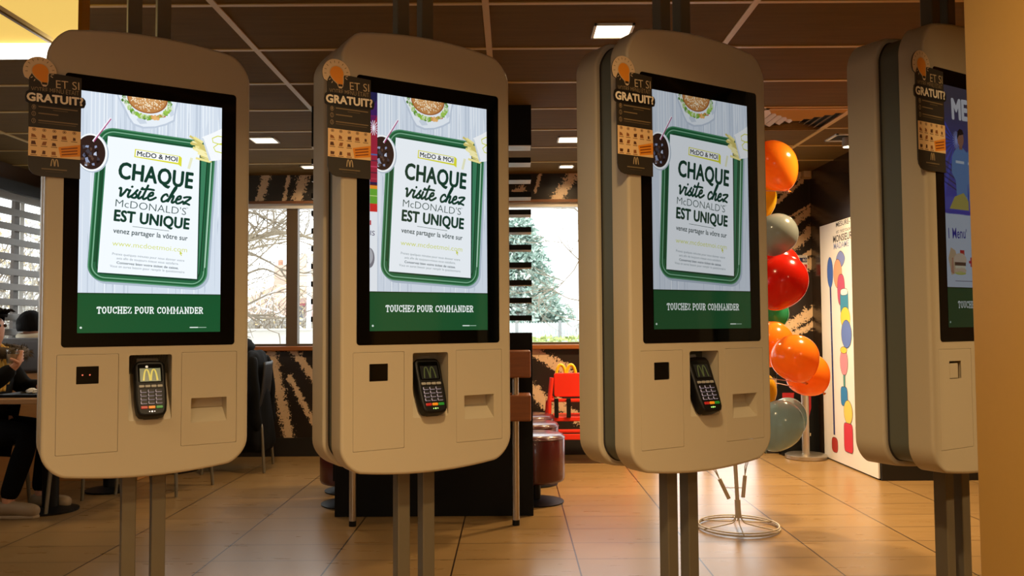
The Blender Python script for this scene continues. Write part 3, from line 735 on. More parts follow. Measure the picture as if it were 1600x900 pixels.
# ---- the card terminal
def make_terminal(lit):
    t = bpy.data.objects.new('card_terminal', None); COL.objects.link(t)
    body = [(-.038, .170), (-.030, .1745), (0, .176), (.030, .1745), (.038, .170), (.0435, .160), (.0445, .130), (.0435, .100), (.0445, .075), (.0435, .040), (.0405, .015), (.034, .004), (.02, .0), (-.02, 0), (-.034, .004), (-.0405, .015), (-.0435, .040), (-.0445, .075), (-.0435, .1), (-.0445, .13), (-.0435, .16)]
    mb = MB(); plate(mb, ccw(body), [], 0.0, 0.034, 0.007, 3); mb.build('body', M_black, t, smooth='auto', angle=50)
    mb = MB(); plate(mb, rrect(-.034, .034, .104, .163, .006), [], -.0012, 0.001, .001, 2); mb.build('display_bezel', M_glass, t)
    sh = Sheet(); sh.rect(-29, 29, 107, 149, rgb(24, 74, 40) if lit else rgb(16, 20, 16)); sh.up()
    arches(sh, -20, 20, 110, 145, 4.6 if lit else 3.6, rgb(228, 206, 40) if lit else rgb(104, 108, 52))
    if lit: sh.up(); sh.ell(-9, 154, 4, 4, rgb(255, 236, 200), 12)
    sh.to_object('display', print_mat('terminal_display_lit' if lit else 'terminal_display_dim', 0.3, 0.62 if lit else .45), t, lambda x, y, h: (x / 1000, -.0016 - h, y / 1000))
    for k in range(4):
        x = -.0255 + .017 * k; mb = MB(); plate(mb, rrect(x - .0075, x + .0075, .0885, .0965, .0025), [], -.0022, .001, .001, 2); mb.build('function_key', M_grey, t)
    for r_ in range(4):
        for c_ in range(3):
            x = -.021 + .021 * c_; z = .0775 - .0118 * r_
            mb = MB(); plate(mb, rrect(x - .0088, x + .0088, z - .0048, z + .0042, .002), [], -.0016, .001, .0006, 2); rim = mb.build('key', M_keyrim, t)
            mb = MB(); plate(mb, rrect(x - .0070, x + .0090, z - .0034, z + .0044, .002), [], -.0030, -.001, .0008, 2); mb.build('key_cap', M_key, rim)
    for x, c in ((-.021, 'red'), (0, 'amber'), (.021, 'green')):
        cc = {'red': rgb(170, 34, 30), 'amber': rgb(226, 140, 24), 'green': rgb(30, 130, 44)}[c]
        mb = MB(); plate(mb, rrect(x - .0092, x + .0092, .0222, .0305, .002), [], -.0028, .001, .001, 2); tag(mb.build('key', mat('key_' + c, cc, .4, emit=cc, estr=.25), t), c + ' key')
    for x, rr in ((-.007, .0016), (0, .0024), (.007, .0016)):
        mb = MB(); mb.lathe([(rr, -.001), (rr, .0)], 10, at=(x, -.0008, .0135), M=Matrix.Rotation(pi / 2, 4, 'X')); mb.build('status_light', mat('led_white' if lit else 'led_green', (1, 1, 1, 1), .4, emit=rgb(220, 220, 230) if lit else rgb(60, 255, 80), estr=1.0), t)
    return t

# ---- the promotional board clipped to the left edge
def make_board(t):
    B = Sheet(); D, K, O, T_ = rgb(48, 42, 32), rgb(224, 200, 160), rgb(236, 150, 40), rgb(170, 148, 108)
    circ = [(-304 + 42 * cos(radians(a)), 745 + 43 * sin(radians(a))) for a in range(8, 214, 8)]
    out = [(-331, 720)] + [(-331, 690), (-337, 684), (-340, 670), (-338, 656), (-330, 651), (-329, 476), (-326, 462), (-316, 451), (-302, 446.5), (-198, 446.5), (-198, 654), (-190, 656), (-186, 667), (-187, 678), (-192, 684), (-198, 686), (-198, 742), (-262, 745)] + circ
    body = ccw([(a / 1000, b / 1000 + KZ) for a, b in out]); mb = MB(); plate(mb, body, [], -.0060, -.0024, .0006, 2)
    mb.build('board', mat('board_card', rgb(52, 44, 32), .5), t)
    B.poly(ccw(circ + [(-331, 720), (-262, 742)]), K); B.up()
    for k in range(9):
        a = radians(12 + 22 * k); B.stroke([(-304 + 31 * cos(a), 747 + 31 * sin(a)), (-304 + 36 * cos(a), 747 + 36 * sin(a))], 1.6, rgb(120, 96, 60))
    B.up(); B.poly([(-331, 724), (-322, 742), (-304, 742), (-262, 745), (-198.5, 742), (-198.5, 447), (-302, 447), (-316, 451.5), (-326, 462.5), (-329, 476)], D); B.up()
    bulb = [(-303 + 20.5 * cos(radians(a)), 747 + 20.5 * sin(radians(a))) for a in range(-25, 216, 12)] + [(-312, 726), (-300, 717), (-298, 711), (-286, 711), (-284, 722), (-284, 734)]
    B.poly(offset_poly(ccw(bulb), -2.2), rgb(206, 186, 146)); B.up(); B.poly(bulb, O); B.up(); B.rect(-298.5, -285.5, 709.5, 716, rgb(50, 40, 30)); B.poly([(-299, 709), (-285, 709), (-288, 704), (-296, 704)], K); B.up()
    for p, q in (((-270, 742), (-276, 740)), ((-272, 733), (-277, 736)), ((-322, 728), (-326, 725)), ((-316, 721), (-318, 717))): B.stroke([p, q], 2, K)
    B.text('ET SI', (-263, 704), (-203.5, 706), 23, rgb(214, 194, 150), -0.004)
    B.text('VOTRE MENU ÉTAIT', (-325, 687), (-204, 690), 13, T_, -0.01); B.up()
    B.poly([(-329, 690), (-337, 684), (-339.5, 670), (-337.5, 656), (-329, 651), (-262, 650), (-198, 654), (-190, 657), (-187, 667), (-187.5, 677), (-192, 683), (-200, 686), (-262, 690)], rgb(12, 10, 8)); B.up()
    B.text('GRATUIT?', (-334, 659), (-194, 661.5), 22, rgb(255, 246, 222), 0, 1.03, fat=1.4)
    for k, (y, e) in enumerate(((643, -207), (624, -256), (603.5, -206))):
        B.ring([(-317.5 + 5.2 * cos(i * pi / 8), y - 1 + 7 * sin(i * pi / 8)) for i in range(16)], [(-317.5 + 4.2 * cos(i * pi / 8), y - 1 + 5.8 * sin(i * pi / 8)) for i in range(16)], T_)
        B.text('123'[k], (-319, y - 4), (-316, y - 4), 7, T_)
        B.rect(-306, e, y, y + 3.2, rgb(136, 116, 80))
        if k != 1: B.rect(-270 if k == 0 else -306, -232 if k == 0 else e - 4, y - 6, y - 3.6, rgb(104, 88, 60))
    B.up(); B.rect(-329.5, -198.4, 502, 584, rgb(240, 204, 146)); B.up()
    r = random.Random(2); br = rgb(116, 70, 34)
    for row, y in enumerate((578, 560, 539, 513)):
        for c in range(5 if row < 2 else 3):
            x = -316 + 25.3 * c
            if row == 0: B.ring([(x + 5 * cos(i * pi / 6), y + 4.5 * sin(i * pi / 6)) for i in range(12)], [(x + 3.8 * cos(i * pi / 6), y + 3.4 * sin(i * pi / 6)) for i in range(12)], br); B.rect(x - 2, x + 2, y - 2, y + 2, br)
            else:
                B.poly([(x - r.uniform(3, 7), y - 4), (x + r.uniform(3, 7), y - 4), (x + r.uniform(2, 7), y + r.uniform(3, 7)), (x - r.uniform(2, 7), y + r.uniform(3, 7))], r.choice([br, rgb(90, 50, 24), rgb(150, 92, 44)])); B.rect(x - 8, x + 8, y - 8.5, y - 6.6, br)
    B.up(); B.poly([(-255, 533), (-198.4, 546), (-198.4, 512), (-249, 504)], O); B.up()
    for k in range(3): B.stroke([(-248 + k, 528 - 8 * k), (-206, 536 - 8.5 * k)], 3.4, rgb(134, 66, 16), cap=False)
    B.up(); arches(B, -273, -254, 477, 497, 2.6, rgb(186, 164, 120)); B.rect(-296, -232, 466, 469.5, rgb(120, 104, 72)); B.rect(-286, -242, 460, 461.6, rgb(84, 72, 50))
    B.to_object('printed_face', print_mat('printed_board', 0.55), t, lambda x, y, h: (x / 1000, -.0061 - h, y / 1000 + KZ), dz=0.00008)

def make_kiosk(i, label, sheet, strength, lit, niche=True):
    X, Y, th = KIOSKS[i]
    t = thing('ordering_kiosk', label, 'ordering kiosk', (X, Y, 0), th, 'touchscreen ordering kiosks')
    G = (-PW / 2 - .0401, PW / 2 + .0443, -.0409, PH + .0471)
    holes = [zr(grow(DOOR_L, .0004), .003), zr(grow(DOOR_R, .0004), .003), zr(NICHE, .006)]
    mb = MB(); plate(mb, shell_outline(), holes, 0.0, 0.075, 0.009, 4, back=False)
    fs = mb.build('front_shell', M_shell, t, smooth='auto', angle=35)
    mb3 = MB(); plate(mb3, shell_outline(), [], 0.152, 0.25, 0.009, 4); mb3.build('rear_shell', M_shell, t, smooth='auto', angle=35)
    mb = MB(); plate(mb, shell_outline(.019), [], 0.072, 0.155, 0, 1); mb.build('core', M_core, t, smooth='auto', angle=35)
    mb = MB(); plate(mb, shell_outline(.016), [], 0.1475, 0.1515, 0, 1); mb.build('shadow_strip', M_seam, t)  # dark strip put in for the shadow between core and rear shell
    mb = MB(); plate(mb, zr(G, .010, 5), [], -.0012, 0.004, .0006, 2); gl = mb.build('screen_glass', M_glass, t)
    sheet().to_object('display', print_mat('screen_%d' % i, 0.12, strength), t, lambda x, y, h: (x / 1000 - PW / 2, -.0013 - h, y / 1000 + KZ), dz=0.00001)
    RD = (-.1993, -.1408, -.1475, -.0965)
    mb = MB(); plate(mb, zr(grow(DOOR_L, -.0004), .003), [zr(RD, .0015, 2)], 0.0, .03, .0006, 2, back=False); dl = mb.build('service_door', M_shell, t)
    mb = MB(); x0, x1, z0, z1 = RD; z0 += KZ; z1 += KZ; d = .035
    mb.add([(x0, 0.001, z0), (x1, .001, z0), (x1, .001, z1), (x0, .001, z1), (x0, d, z0), (x1, d, z0), (x1, d, z1), (x0, d, z1)], [(0, 1, 5, 4), (1, 2, 6, 5), (2, 3, 7, 6), (3, 0, 4, 7), (4, 5, 6, 7)])
    mb.build('scanner_recess', M_black if i != 3 else M_shell, dl)
    if i != 3: MB().box(x0, x1, .004, .006, z0, z1).build('scanner_window', M_glass, dl)
    else:
        MB().box(x0 + .0005, x1 - .010, .003, .034, z0 + .0005, z1 - .007).build('scanner_block', M_shell, dl, bevel=.002)
    if i == 0:
        for dx in (-.012, .012):
            mb = MB(); mb.lathe([(.0022, -.001), (.0022, 0)], 10, at=(x0 + .026 + dx * .8, .0036, z0 + .026), M=Matrix.Rotation(pi / 2, 4, 'X')); mb.build('scanner_light', mat('led_red', (1, .3, .2, 1), .4, emit=rgb(220, 110, 100), estr=.45), dl)
    SL = (.1155, .2215, -.2775, -.2035)
    mb = MB(); plate(mb, zr(grow(DOOR_R, -.0004), .003), [zr(SL, .0015, 2)], 0.0, .06, .0006, 2, back=False); dr = mb.build('service_door', M_shell, t)
    mb = MB(); x0, x1, z0, z1 = SL; z0 += KZ; z1 += KZ; d = .045; zm = z0 + .042
    mb.add([(x0, .001, z0), (x1, .001, z0), (x1 - .004, d, zm), (x0 + .004, d, zm), (x0, .001, z1), (x1, .001, z1), (x1 - .004, d, z1 - .003), (x0 + .004, d, z1 - .003)], [(0, 1, 2, 3), (3, 2, 6, 7), (7, 6, 5, 4), (0, 3, 7, 4), (1, 5, 6, 2)])
    mb.build('receipt_chute', M_shell, dr)
    # niche: deep at the top, running out to the face at the bottom
    mb = MB(); x0, x1, z0, z1 = NICHE; z0 += KZ; z1 += KZ; d = .072
    mb.add([(x0, .001, z0), (x1, .001, z0), (x1, .001, z1), (x0, .001, z1), (x0, d, z1), (x1, d, z1), (x0, d, z1 - .06), (x1, d, z1 - .06)], [(0, 1, 7, 6), (6, 7, 5, 4), (4, 5, 2, 3), (0, 6, 4, 3), (1, 2, 5, 7)])
    mb.build('terminal_niche', M_shell, t)
    for x in (-.0425, .0425):
        mb = MB(); mb.box(x - .0205, x + .0205, .103, .145, 0, CEIL); mb.build('pole', M_pole, t, bevel=.003)
    return t
def add_terminal(i, label, lit):
    X, Y, th = KIOSKS[i]; a = atan2(.066, .155)
    root = make_terminal(lit); root.name = 'card_terminal'
    loc = Vector((X, Y, 0)) + Matrix.Rotation(th, 3, 'Z') @ Vector((.000, -.038, KZ - .246))
    root.location = loc; root.rotation_euler = (Matrix.Rotation(th, 3, 'Z') @ Matrix.Rotation(-a, 3, 'X')).to_euler()
    tag(root, label, 'card terminal', 'card terminals of the kiosks')
    mb = MB(); mb.box(-.031, .031, .034, .062, .030, .196); mb.box(-.026, .026, .030, .036, .0, .180)
    mb.build('mounting_bracket', M_shell, root, bevel=.003)
    return root
def add_board(i, label):
    X, Y, th = KIOSKS[i]; t = thing('promotional_board', label, 'advertising board', (X, Y, 0), th, 'promotional boards on the kiosks'); make_board(t); return t

make_kiosk(0, 'white ordering kiosk with sharp bright tray advert, standing before the slatted blind and dining tables', advert_first, 1.06, True)
make_kiosk(1, 'white ordering kiosk with strip of a red football slide at the left of its screen', advert_second, 0.88, False)
make_kiosk(2, 'white ordering kiosk in front of the balloon cluster, its tray advert slightly dimmed', advert_first, 0.52, False)
make_kiosk(3, 'white ordering kiosk half hidden by the cream column, its screen showing football players', advert_football, 0.22, False)
add_terminal(0, 'black card terminal with lit green display and yellow arches on its screen', True)
add_terminal(1, 'black card terminal on the kiosk before the black slatted partition, green status lights', False)
add_terminal(2, 'black card terminal seen obliquely, on the kiosk in front of the balloons', False)
add_board(0, 'dark promotional board with light bulb, on the kiosk before the slatted blind')
add_board(1, 'dark promotional board with light bulb, beside the red slide strip of a kiosk screen')
add_board(2, 'dark promotional board with light bulb, on the kiosk just under the bright square lamp')
add_board(3, 'dark promotional board with light bulb, beside the football screen next to the column')

# ------------------------------------------------------------------ ceiling fittings
def downlight(x, y, label, power, spread=150, name='recessed_downlight', s=0.165):
    t = thing(name, label, 'ceiling light', (x, y, CEIL), 0, 'square lamps in the ceiling')
    f = MB()
    for a in range(4):
        f.T = Matrix.Rotation(a * pi / 2, 4, 'Z'); f.box(-s / 2 - .012, s / 2 + .012, s / 2, s / 2 + .012, -.010, .002)
    f.build('frame', M_white, t)
    MB().box(-s / 2, s / 2, -s / 2, s / 2, -.005, .0).build('diffuser', M_bulb, t)
    area_light('downlight_lamp', (x, y, CEIL - .012), s * .9, power, WARM, (0, 0, 0), spread)
    return t
P_ = {k: v for k, v in enumerate(LAMPS)}
downlight(0.488, 3.917, 'bright square lamp in the ceiling just above the kiosk by the balloons', LAMPS[0][2], LAMPS[0][3])
downlight(-1.857, 6.207, 'square ceiling lamp between the two left kiosks, above the dining tables', LAMPS[1][2], LAMPS[1][3])
downlight(0.447, 6.253, 'small square ceiling lamp to the right of the black slatted partition', LAMPS[2][2], LAMPS[2][3])
downlight(-1.781, 7.28, 'thin sliver of ceiling lamp close to the left window', LAMPS[3][2], LAMPS[3][3], s=.11)
downlight(0.49, 7.33, 'thin sliver of ceiling lamp close to the window with the conifer', LAMPS[4][2], LAMPS[4][3], s=.11)
for x, y, p, sprd in LAMPS[6:]: area_light('unseen_ceiling_light', (x, y, CEIL - 0.03), 0.16, p, WARM, (0, 0, 0), sprd)  # unseen, without fittings; several added only to brighten kiosks, chart and floor
# swivelling twin spot over the right corner
p = ray(1322, 214); p = p * (1.4 / p.z)
t = thing('ceiling_spotlight', 'swivelling ceiling spotlight glowing above the height chart wall', 'ceiling light', (p.x, p.y, CEIL))
f = MB()
for a in range(4):
    f.T = Matrix.Rotation(a * pi / 2, 4, 'Z'); f.box(-.12, .12, .10, .12, -.010, .002)
f.build('frame', M_white, t); MB().box(-.10, .10, -.10, .10, -.002, .002).build('backing', M_dark, t)
mb = MB(); mb.lathe([(.0, -.0), (.045, -.005), (.05, -.06), (.046, -.075)], 20, at=(.02, 0, 0)); h_ = mb.build('lamp_head', M_grey, t, smooth='auto')
mb = MB(); mb.lathe([(.0, -.076), (.042, -.0765)], 20, at=(.02, 0, 0), caps=False); mb.build('bulb', M_bulb, h_)
area_light('spot_lamp', (p.x + .02, p.y, CEIL - .09), .09, LAMPS[5][2], WARM, (0, 0, 0), LAMPS[5][3])

# four-way air diffuser
vx0, vx1, vy0, vy1 = 1.665, 2.235, 5.37, 5.93
t = thing('air_vent', 'square ceiling air diffuser with slanted louvres behind the orange balloon', 'air vent', ((vx0 + vx1) / 2, (vy0 + vy1) / 2, CEIL))
M_vent = mat('vent_beige', rgb(196, 160, 112), .5); hv = .285
f = MB()
for a in range(4):
    f.T = Matrix.Rotation(a * pi / 2, 4, 'Z'); f.box(-hv, hv, hv - .022, hv, -.012, .002)
f.build('frame', M_vent, t); MB().box(-hv + .02, hv - .02, -hv + .02, hv - .02, -.003, .002).build('backing', M_dark, t)
for a in range(4):
    R_ = Matrix.Rotation(a * pi / 2, 4, 'Z')
    for k in range(5):
        d_ = .262 - k * .052; mb = MB(); mb.T = R_
        mb.add([(-d_, d_, -.006), (d_, d_, -.006), (d_ - .022, d_ - .022, -.026), (-d_ + .022, d_ - .022, -.026), (-d_, d_, -.009), (d_, d_, -.009), (d_ - .022, d_ - .022, -.029), (-d_ + .022, d_ - .022, -.029)], [(0, 1, 2, 3), (4, 5, 6, 7), (0, 1, 5, 4), (2, 3, 7, 6), (0, 3, 7, 4), (1, 2, 6, 5)])
        mb.build('louvre', M_vent, t)

# lit canopy at the upper left
cy = 3.30
a0 = at(129, 40, cy); a1 = at(40, 69, cy); a2 = at(40, 87, cy)
t = thing('light_canopy', 'large glowing yellow light box with white strip lamp, hanging at the upper left', 'light box', (a0.x - 1.2, cy, a2.z))
M_fabric = mat('canopy_fabric', rgb(240, 205, 120), .6, emit=rgb(250, 212, 112), estr=.8)
ox, oz = a0.x - 1.2, a2.z
MB().box(-1.25, 1.185, 0, .05, a1.z - oz, CEIL - oz).build('shade', M_fabric, t)
MB().box(1.185, 1.2, -.006, .056, a1.z - oz, CEIL - oz).build('edge_strip', mat('gold_edge', rgb(190, 130, 30), .35, metal=.5), t)
MB().box(-1.25, 1.2, -.012, .045, 0, a1.z - oz).build('strip_lamp', mat('strip_lamp_white', (1, 1, 1, 1), .5, emit=(1, .95, .84), estr=3.0), t)
r0 = at(84, 64, cy)
mb = MB(); mb.box(r0.x - ox - .012, r0.x - ox + .0, -.5, -.002, r0.z - oz - .006, r0.z - oz + .010)
mb.build('rail', mat('rail_white', rgb(250, 238, 200), .35, metal=.2), t)
mb = MB(); mb.box(r0.x - ox - .012, r0.x - ox + .0, -.5, -.002, r0.z - oz - .014, r0.z - oz - .006); mb.build('rail_base', mat('rail_bronze', rgb(110, 84, 40), .4), t)

# alarm speaker in the corner
p = at(1260, 270, YB); t = thing('wall_speaker', 'small beige alarm box high in the corner of the room', 'alarm box', (p.x - .01, YB, p.z))
MB().box(-.042, .042, -.05, 0, -.062, .062).build('case', mat('beige_case', rgb(170, 140, 98), .5), t, bevel=.006)
MB().box(-.03, .03, -.054, -.05, -.048, .012).build('grille', mat('beige_grille', rgb(205, 180, 140), .5), t, bevel=.002)
MB().box(-.03, .03, -.053, -.05, .024, .05).build('label_plate', M_grey, t)
# evacuation notice
p = at(1254, 415, YB); t = thing('wall_notice', 'small blue, white and red notice on the black mural wall', 'notice', (p.x, YB - .004, p.z))
sh = Sheet(); sh.rect(-44, 44, -96, 96, rgb(232, 226, 220)); sh.up(); sh.rect(-40, 40, 30, 74, rgb(30, 34, 80)); sh.rect(-40, 40, -92, 10, rgb(196, 32, 34)); sh.up(); sh.text('RO', (2, 40), (36, 40), 24, rgb(230, 226, 230), .02)
for k in range(3): sh.rect(-34, 34, 80 + k * 5, 82 + k * 5, rgb(120, 120, 130))
MB().box(-.044, .044, -.001, .003, -.096, .096).build('sheet', M_white, t)
sh.to_object('printed_face', print_mat('printed_paper', .5), t, lambda x, y, h: (x / 1000, -.0014 - h, y / 1000), dz=.0002)

# ------------------------------------------------------------------ height chart on the right wall
t = thing('height_chart', 'tall white height chart with coloured shapes and a blue pole, on the dark wall', 'height chart', (XR, 6.92, 0))
Yl, Yr, zb, zt = 7.445, 6.36, 0.012, 2.056
sh = Sheet((0, 1085, 0, 2044)); sh.rect(0, 1085, 0, 2044, rgb(236, 230, 224)); sh.up()
def hc(y, z): return ((Yl - y) * 1000, (z + CAM_H - zb) * 1000)
ink = rgb(32, 28, 30)
a = hc(7.07, .808); sh.text('MESURE-TOI', a, (a[0] + 420, a[1] + 2), 40, ink, .012)
a = hc(7.07, .752); sh.text('et retrouve tes', a, (a[0] + 440, a[1]), 36, ink, .0, 1, .1)
a = hc(7.14, .682); sh.text('MONSIEUR', a, (a[0] + 400, a[1]), 56, rgb(40, 32, 34), .02)
a = hc(7.13, .624); sh.text('MADAME', a, (a[0] + 320, a[1]), 50, rgb(140, 150, 190), .02)
def blob(y, z, w_, h_, col, n=28, sq=2.0):
    x0, y0 = hc(y, z); o = []
    for i in range(n):
        q = 2 * pi * i / n; c_, s_ = cos(q), sin(q)
        o.append((x0 + w_ * (abs(c_) ** (2 / sq)) * (1 if c_ > 0 else -1), y0 + h_ * (abs(s_) ** (2 / sq)) * (1 if s_ > 0 else -1)))
    sh.poly(o, ink); sh.up(); sh.poly(offset_poly(ccw(o), 4), col); sh.up()
yp = 7.225
a = hc(yp, .31); b = hc(7.212, -.97); sh.poly([(a[0] - 17, a[1]), (a[0] + 17, a[1]), (b[0] + 17, b[1]), (b[0] - 17, b[1])], rgb(20, 42, 110)); sh.up()
for zz in range(10): q = hc(yp, .2 - .12 * zz); sh.rect(q[0] - 10, q[0] + 10, q[1], q[1] + 5, rgb(70, 110, 190))
blob(yp, .43, 68, 135, rgb(64, 104, 190)); blob(7.205, -1.055, 70, 66, rgb(176, 52, 40), sq=3)
blob(6.99, .53, 95, 70, rgb(126, 138, 200), sq=1.6); blob(7.055, .41, 92, 125, rgb(238, 160, 122)); blob(6.99, .27, 80, 135, rgb(190, 78, 110), sq=2.6)
blob(6.93, .165, 86, 115, rgb(58, 140, 176), sq=4); blob(6.93, .25, 74, 30, rgb(240, 238, 236), sq=3)
blob(6.915, .035, 100, 92, rgb(240, 206, 64)); blob(6.90, -.10, 108, 118, rgb(98, 124, 198)); blob(6.965, -.335, 82, 112, rgb(238, 142, 156)); blob(6.965, -.235, 70, 30, rgb(244, 208, 70))
blob(6.965, -.49, 20, 52, rgb(80, 150, 140), sq=5); blob(6.975, -.62, 72, 82, rgb(44, 128, 190), sq=4); blob(6.90, -.745, 90, 100, rgb(240, 206, 90)); blob(6.905, -.955, 92, 122, rgb(214, 48, 66), sq=6)
MB().box(-.012, -.0002, Yr - 6.92, Yl - 6.92, zb, zt).build('panel', M_white, t)
sh.to_object('printed_face', print_mat('printed_paper', .5), t, lambda x, y, h: (-.0125 - h, Yl - x / 1000 - 6.92, y / 1000 + zb), dz=.0001)

# ------------------------------------------------------------------ barrier post and board behind it
p = onfloor(1259, 708); t = thing('barrier_post', 'steel barrier post on a round base, in the corner behind the balloons', 'barrier post', (2.585, 7.40, 0))
mb = MB(); mb.lathe([(0.0, 0), (.172, 0), (.178, .006), (.178, .034), (.165, .042), (.03, .048), (0, .048)], 40); mb.build('base', M_steel, t, smooth='auto')
mb = MB(); mb.lathe([(.033, .045), (.033, .93), (.036, .932), (.036, .97), (.03, .985), (0, .985)], 24, caps=False); mb.build('post', M_steel, t, smooth='auto')
mb = MB(); mb.lathe([(.048, .90), (.052, .905), (.052, .965), (.048, .97)], 24); mb.build('belt_head', M_black, t, smooth='auto')
p0 = at(1214, 600, 7.62); p1 = at(1279, 600, 7.62)
t = thing('display_board', 'dark display board with red shapes, leaning in the corner behind the steel post', 'display board', ((p0.x + p1.x) / 2, 7.60, 0))
hw = (p1.x - p0.x) / 2
mb = MB(); mb.box(-hw, hw, 0, .03, 0.02, .86); mb.build('panel', M_blackboard, t, bevel=.004)
for x in (-hw + .04, hw - .04): MB().box(x - .02, x + .02, -.06, .07, 0, .02).build('foot', M_black, t)
sh = Sheet(); R1 = rgb(150, 24, 28)
sh.poly([(40, 300), (78, 300), (110, 420), (112, 560), (30, 560), (28, 420)], R1); sh.poly([(-150, 470), (-60, 430), (-40, 560), (-150, 560)], R1); sh.up(); sh.text('la', (62, 168), (104, 170), 40, rgb(190, 170, 140), 0, 1, .25)
sh.to_object('printed_face', print_mat('printed_paper', .5), t, lambda x, y, h: (x / 1000, -.0006 - h, y / 1000), dz=.0002)

# ------------------------------------------------------------------ balloons and their stand
c0 = onfloor(1154, 825)
t = thing('balloon_stand', 'white wire balloon stand on a ring base, under the balloon cluster', 'balloon stand', (c0.x, c0.y, 0))
M_stand = mat('stand_white', rgb(190, 178, 158), .4)
R_ = .232
mb = MB(); mb.tube([(R_ * cos(2 * pi * i / 48), R_ * sin(2 * pi * i / 48), .010) for i in range(48)], .0055, 8, closed=True); mb.build('base_ring', M_stand, t, smooth=True)
mb = MB(); mb.tube([(R_ * .985 * cos(2 * pi * i / 48), R_ * .985 * sin(2 * pi * i / 48), .024) for i in range(48)], .004, 8, closed=True); mb.build('base_ring', M_stand, t, smooth=True)
for k in range(6):
    a = radians(22 + 60 * k)
    mb = MB(); mb.tube(smooth_path([(R_ * 1.03 * cos(a), R_ * 1.03 * sin(a), .016), (.07 * cos(a), .07 * sin(a), .030), (.03 * cos(a), .03 * sin(a), .042), (.016 * cos(a), .016 * sin(a), .075), (.012 * cos(a), .012 * sin(a), .12)], 5), .0036, 6); mb.build('spoke', M_stand, t, smooth=True)
mb = MB(); mb.tube([(0, 0, .06), (-.004, 0, .165)], .017, 14); mb.build('pole_sleeve', M_stand, t, smooth='auto')
mb = MB(); mb.tube([(-.004, 0, .16), (-.02, 0, .55), (-.02, 0, 2.12)], .012, 12); mb.build('pole', M_stand, t, smooth='auto')
hubs = [.86, .64, 1.10, 1.40, 1.68, 1.95]
for i, (pa, pb) in enumerate((((1124, 748), (1139, 779)), ((1164, 743), (1161, 777)))):
    A = at(*pa, c0.y - .02); B = at(*pb, c0.y - .02); A = A - c0; B = B - c0
    mb = MB(); mb.tube([tuple(A), tuple(B)], .0115, 12); tb = mb.build('stick_holder', M_stand, t, smooth='auto')
    for k in range(3):
        d_ = (A - B).normalized(); e = A + d_ * (.16 + .05 * k) + Vector((.05 * (k - 1) + (-.05 if i == 0 else .05), .03 * (k - 1), .05 * k))
        mb = MB(); mb.tube([tuple(A - d_ * .01), tuple(A + d_ * .05 + Vector((.006 * (k - 1), 0, 0))), tuple(e)], .0022, 5); mb.build('wire', M_stand, tb)
mb = MB(); A = at(1132, 762, c0.y - .02) - c0; B = at(1162, 762, c0.y - .02) - c0; mb.tube([tuple(A), tuple(B)], .0025, 6); mb.build('tie_rod', M_stand, t)

def balloon_mat(name, col):
    m = bpy.data.materials.new(name); m.use_nodes = True; b = m.node_tree.nodes['Principled BSDF']; nt = m.node_tree
    b.inputs['Base Color'].default_value = col; b.inputs['Roughness'].default_value = .18; b.inputs['Coat Weight'].default_value = .4
    tr = nt.nodes.new('ShaderNodeBsdfTranslucent'); tr.inputs[0].default_value = col
    mx = nt.nodes.new('ShaderNodeMixShader'); mx.inputs[0].default_value = .38
    nt.links.new(b.outputs[0], mx.inputs[1]); nt.links.new(tr.outputs[0], mx.inputs[2]); nt.links.new(mx.outputs[0], nt.nodes['Material Output'].inputs[0]); return m
BM = {'orange': balloon_mat('balloon_orange', rgb(255, 158, 44)), 'red': balloon_mat('balloon_red', rgb(220, 40, 24)), 'yellow': balloon_mat('balloon_yellow', rgb(226, 186, 44)), 'green': balloon_mat('balloon_green', rgb(60, 168, 120)), 'grey': balloon_mat('balloon_grey', rgb(160, 168, 166)), 'blue': balloon_mat('balloon_pale_blue', rgb(170, 200, 206))}
BAL = [('orange', 1210, 258, 5.0, 35, 40, -.5, 'orange balloon at the very top of the cluster'),
       ('yellow', 1191, 312, 5.16, 22, 30, .1, 'yellow balloon tucked below the topmost orange balloon'),
       ('grey', 1214, 366, 4.84, 32, 33, .6, 'pale grey balloon above the red balloons'),
       ('red', 1214, 418, 5.05, 36, 36, .3, 'upper red balloon, half behind the lower red one'),
       ('red', 1221, 440, 4.76, 40, 43, .5, 'lower red balloon hanging in front of the other'),
       ('green', 1206, 490, 5.22, 26, 27, .2, 'green balloon between the red and orange balloons'),
       ('orange', 1207, 536, 5.08, 33, 34, .2, 'orange balloon below the green balloon, behind a larger one'),
       ('orange', 1242, 559, 4.74, 37, 36, -.4, 'biggest orange balloon in front, above the pale blue ones'),
       ('orange', 1262, 585, 5.02, 34, 32, -.7, 'lowest orange balloon sticking out towards the height chart'),
       ('yellow', 1190, 612, 4.96, 23, 30, .1, 'yellow balloon peeping out above the pale blue balloons'),
       ('blue', 1229, 657, 5.06, 30, 36, .3, 'pale blue balloon behind the other pale blue balloon'),
       ('blue', 1218, 664, 4.76, 36, 39, .5, 'front pale blue balloon at the bottom of the cluster')]
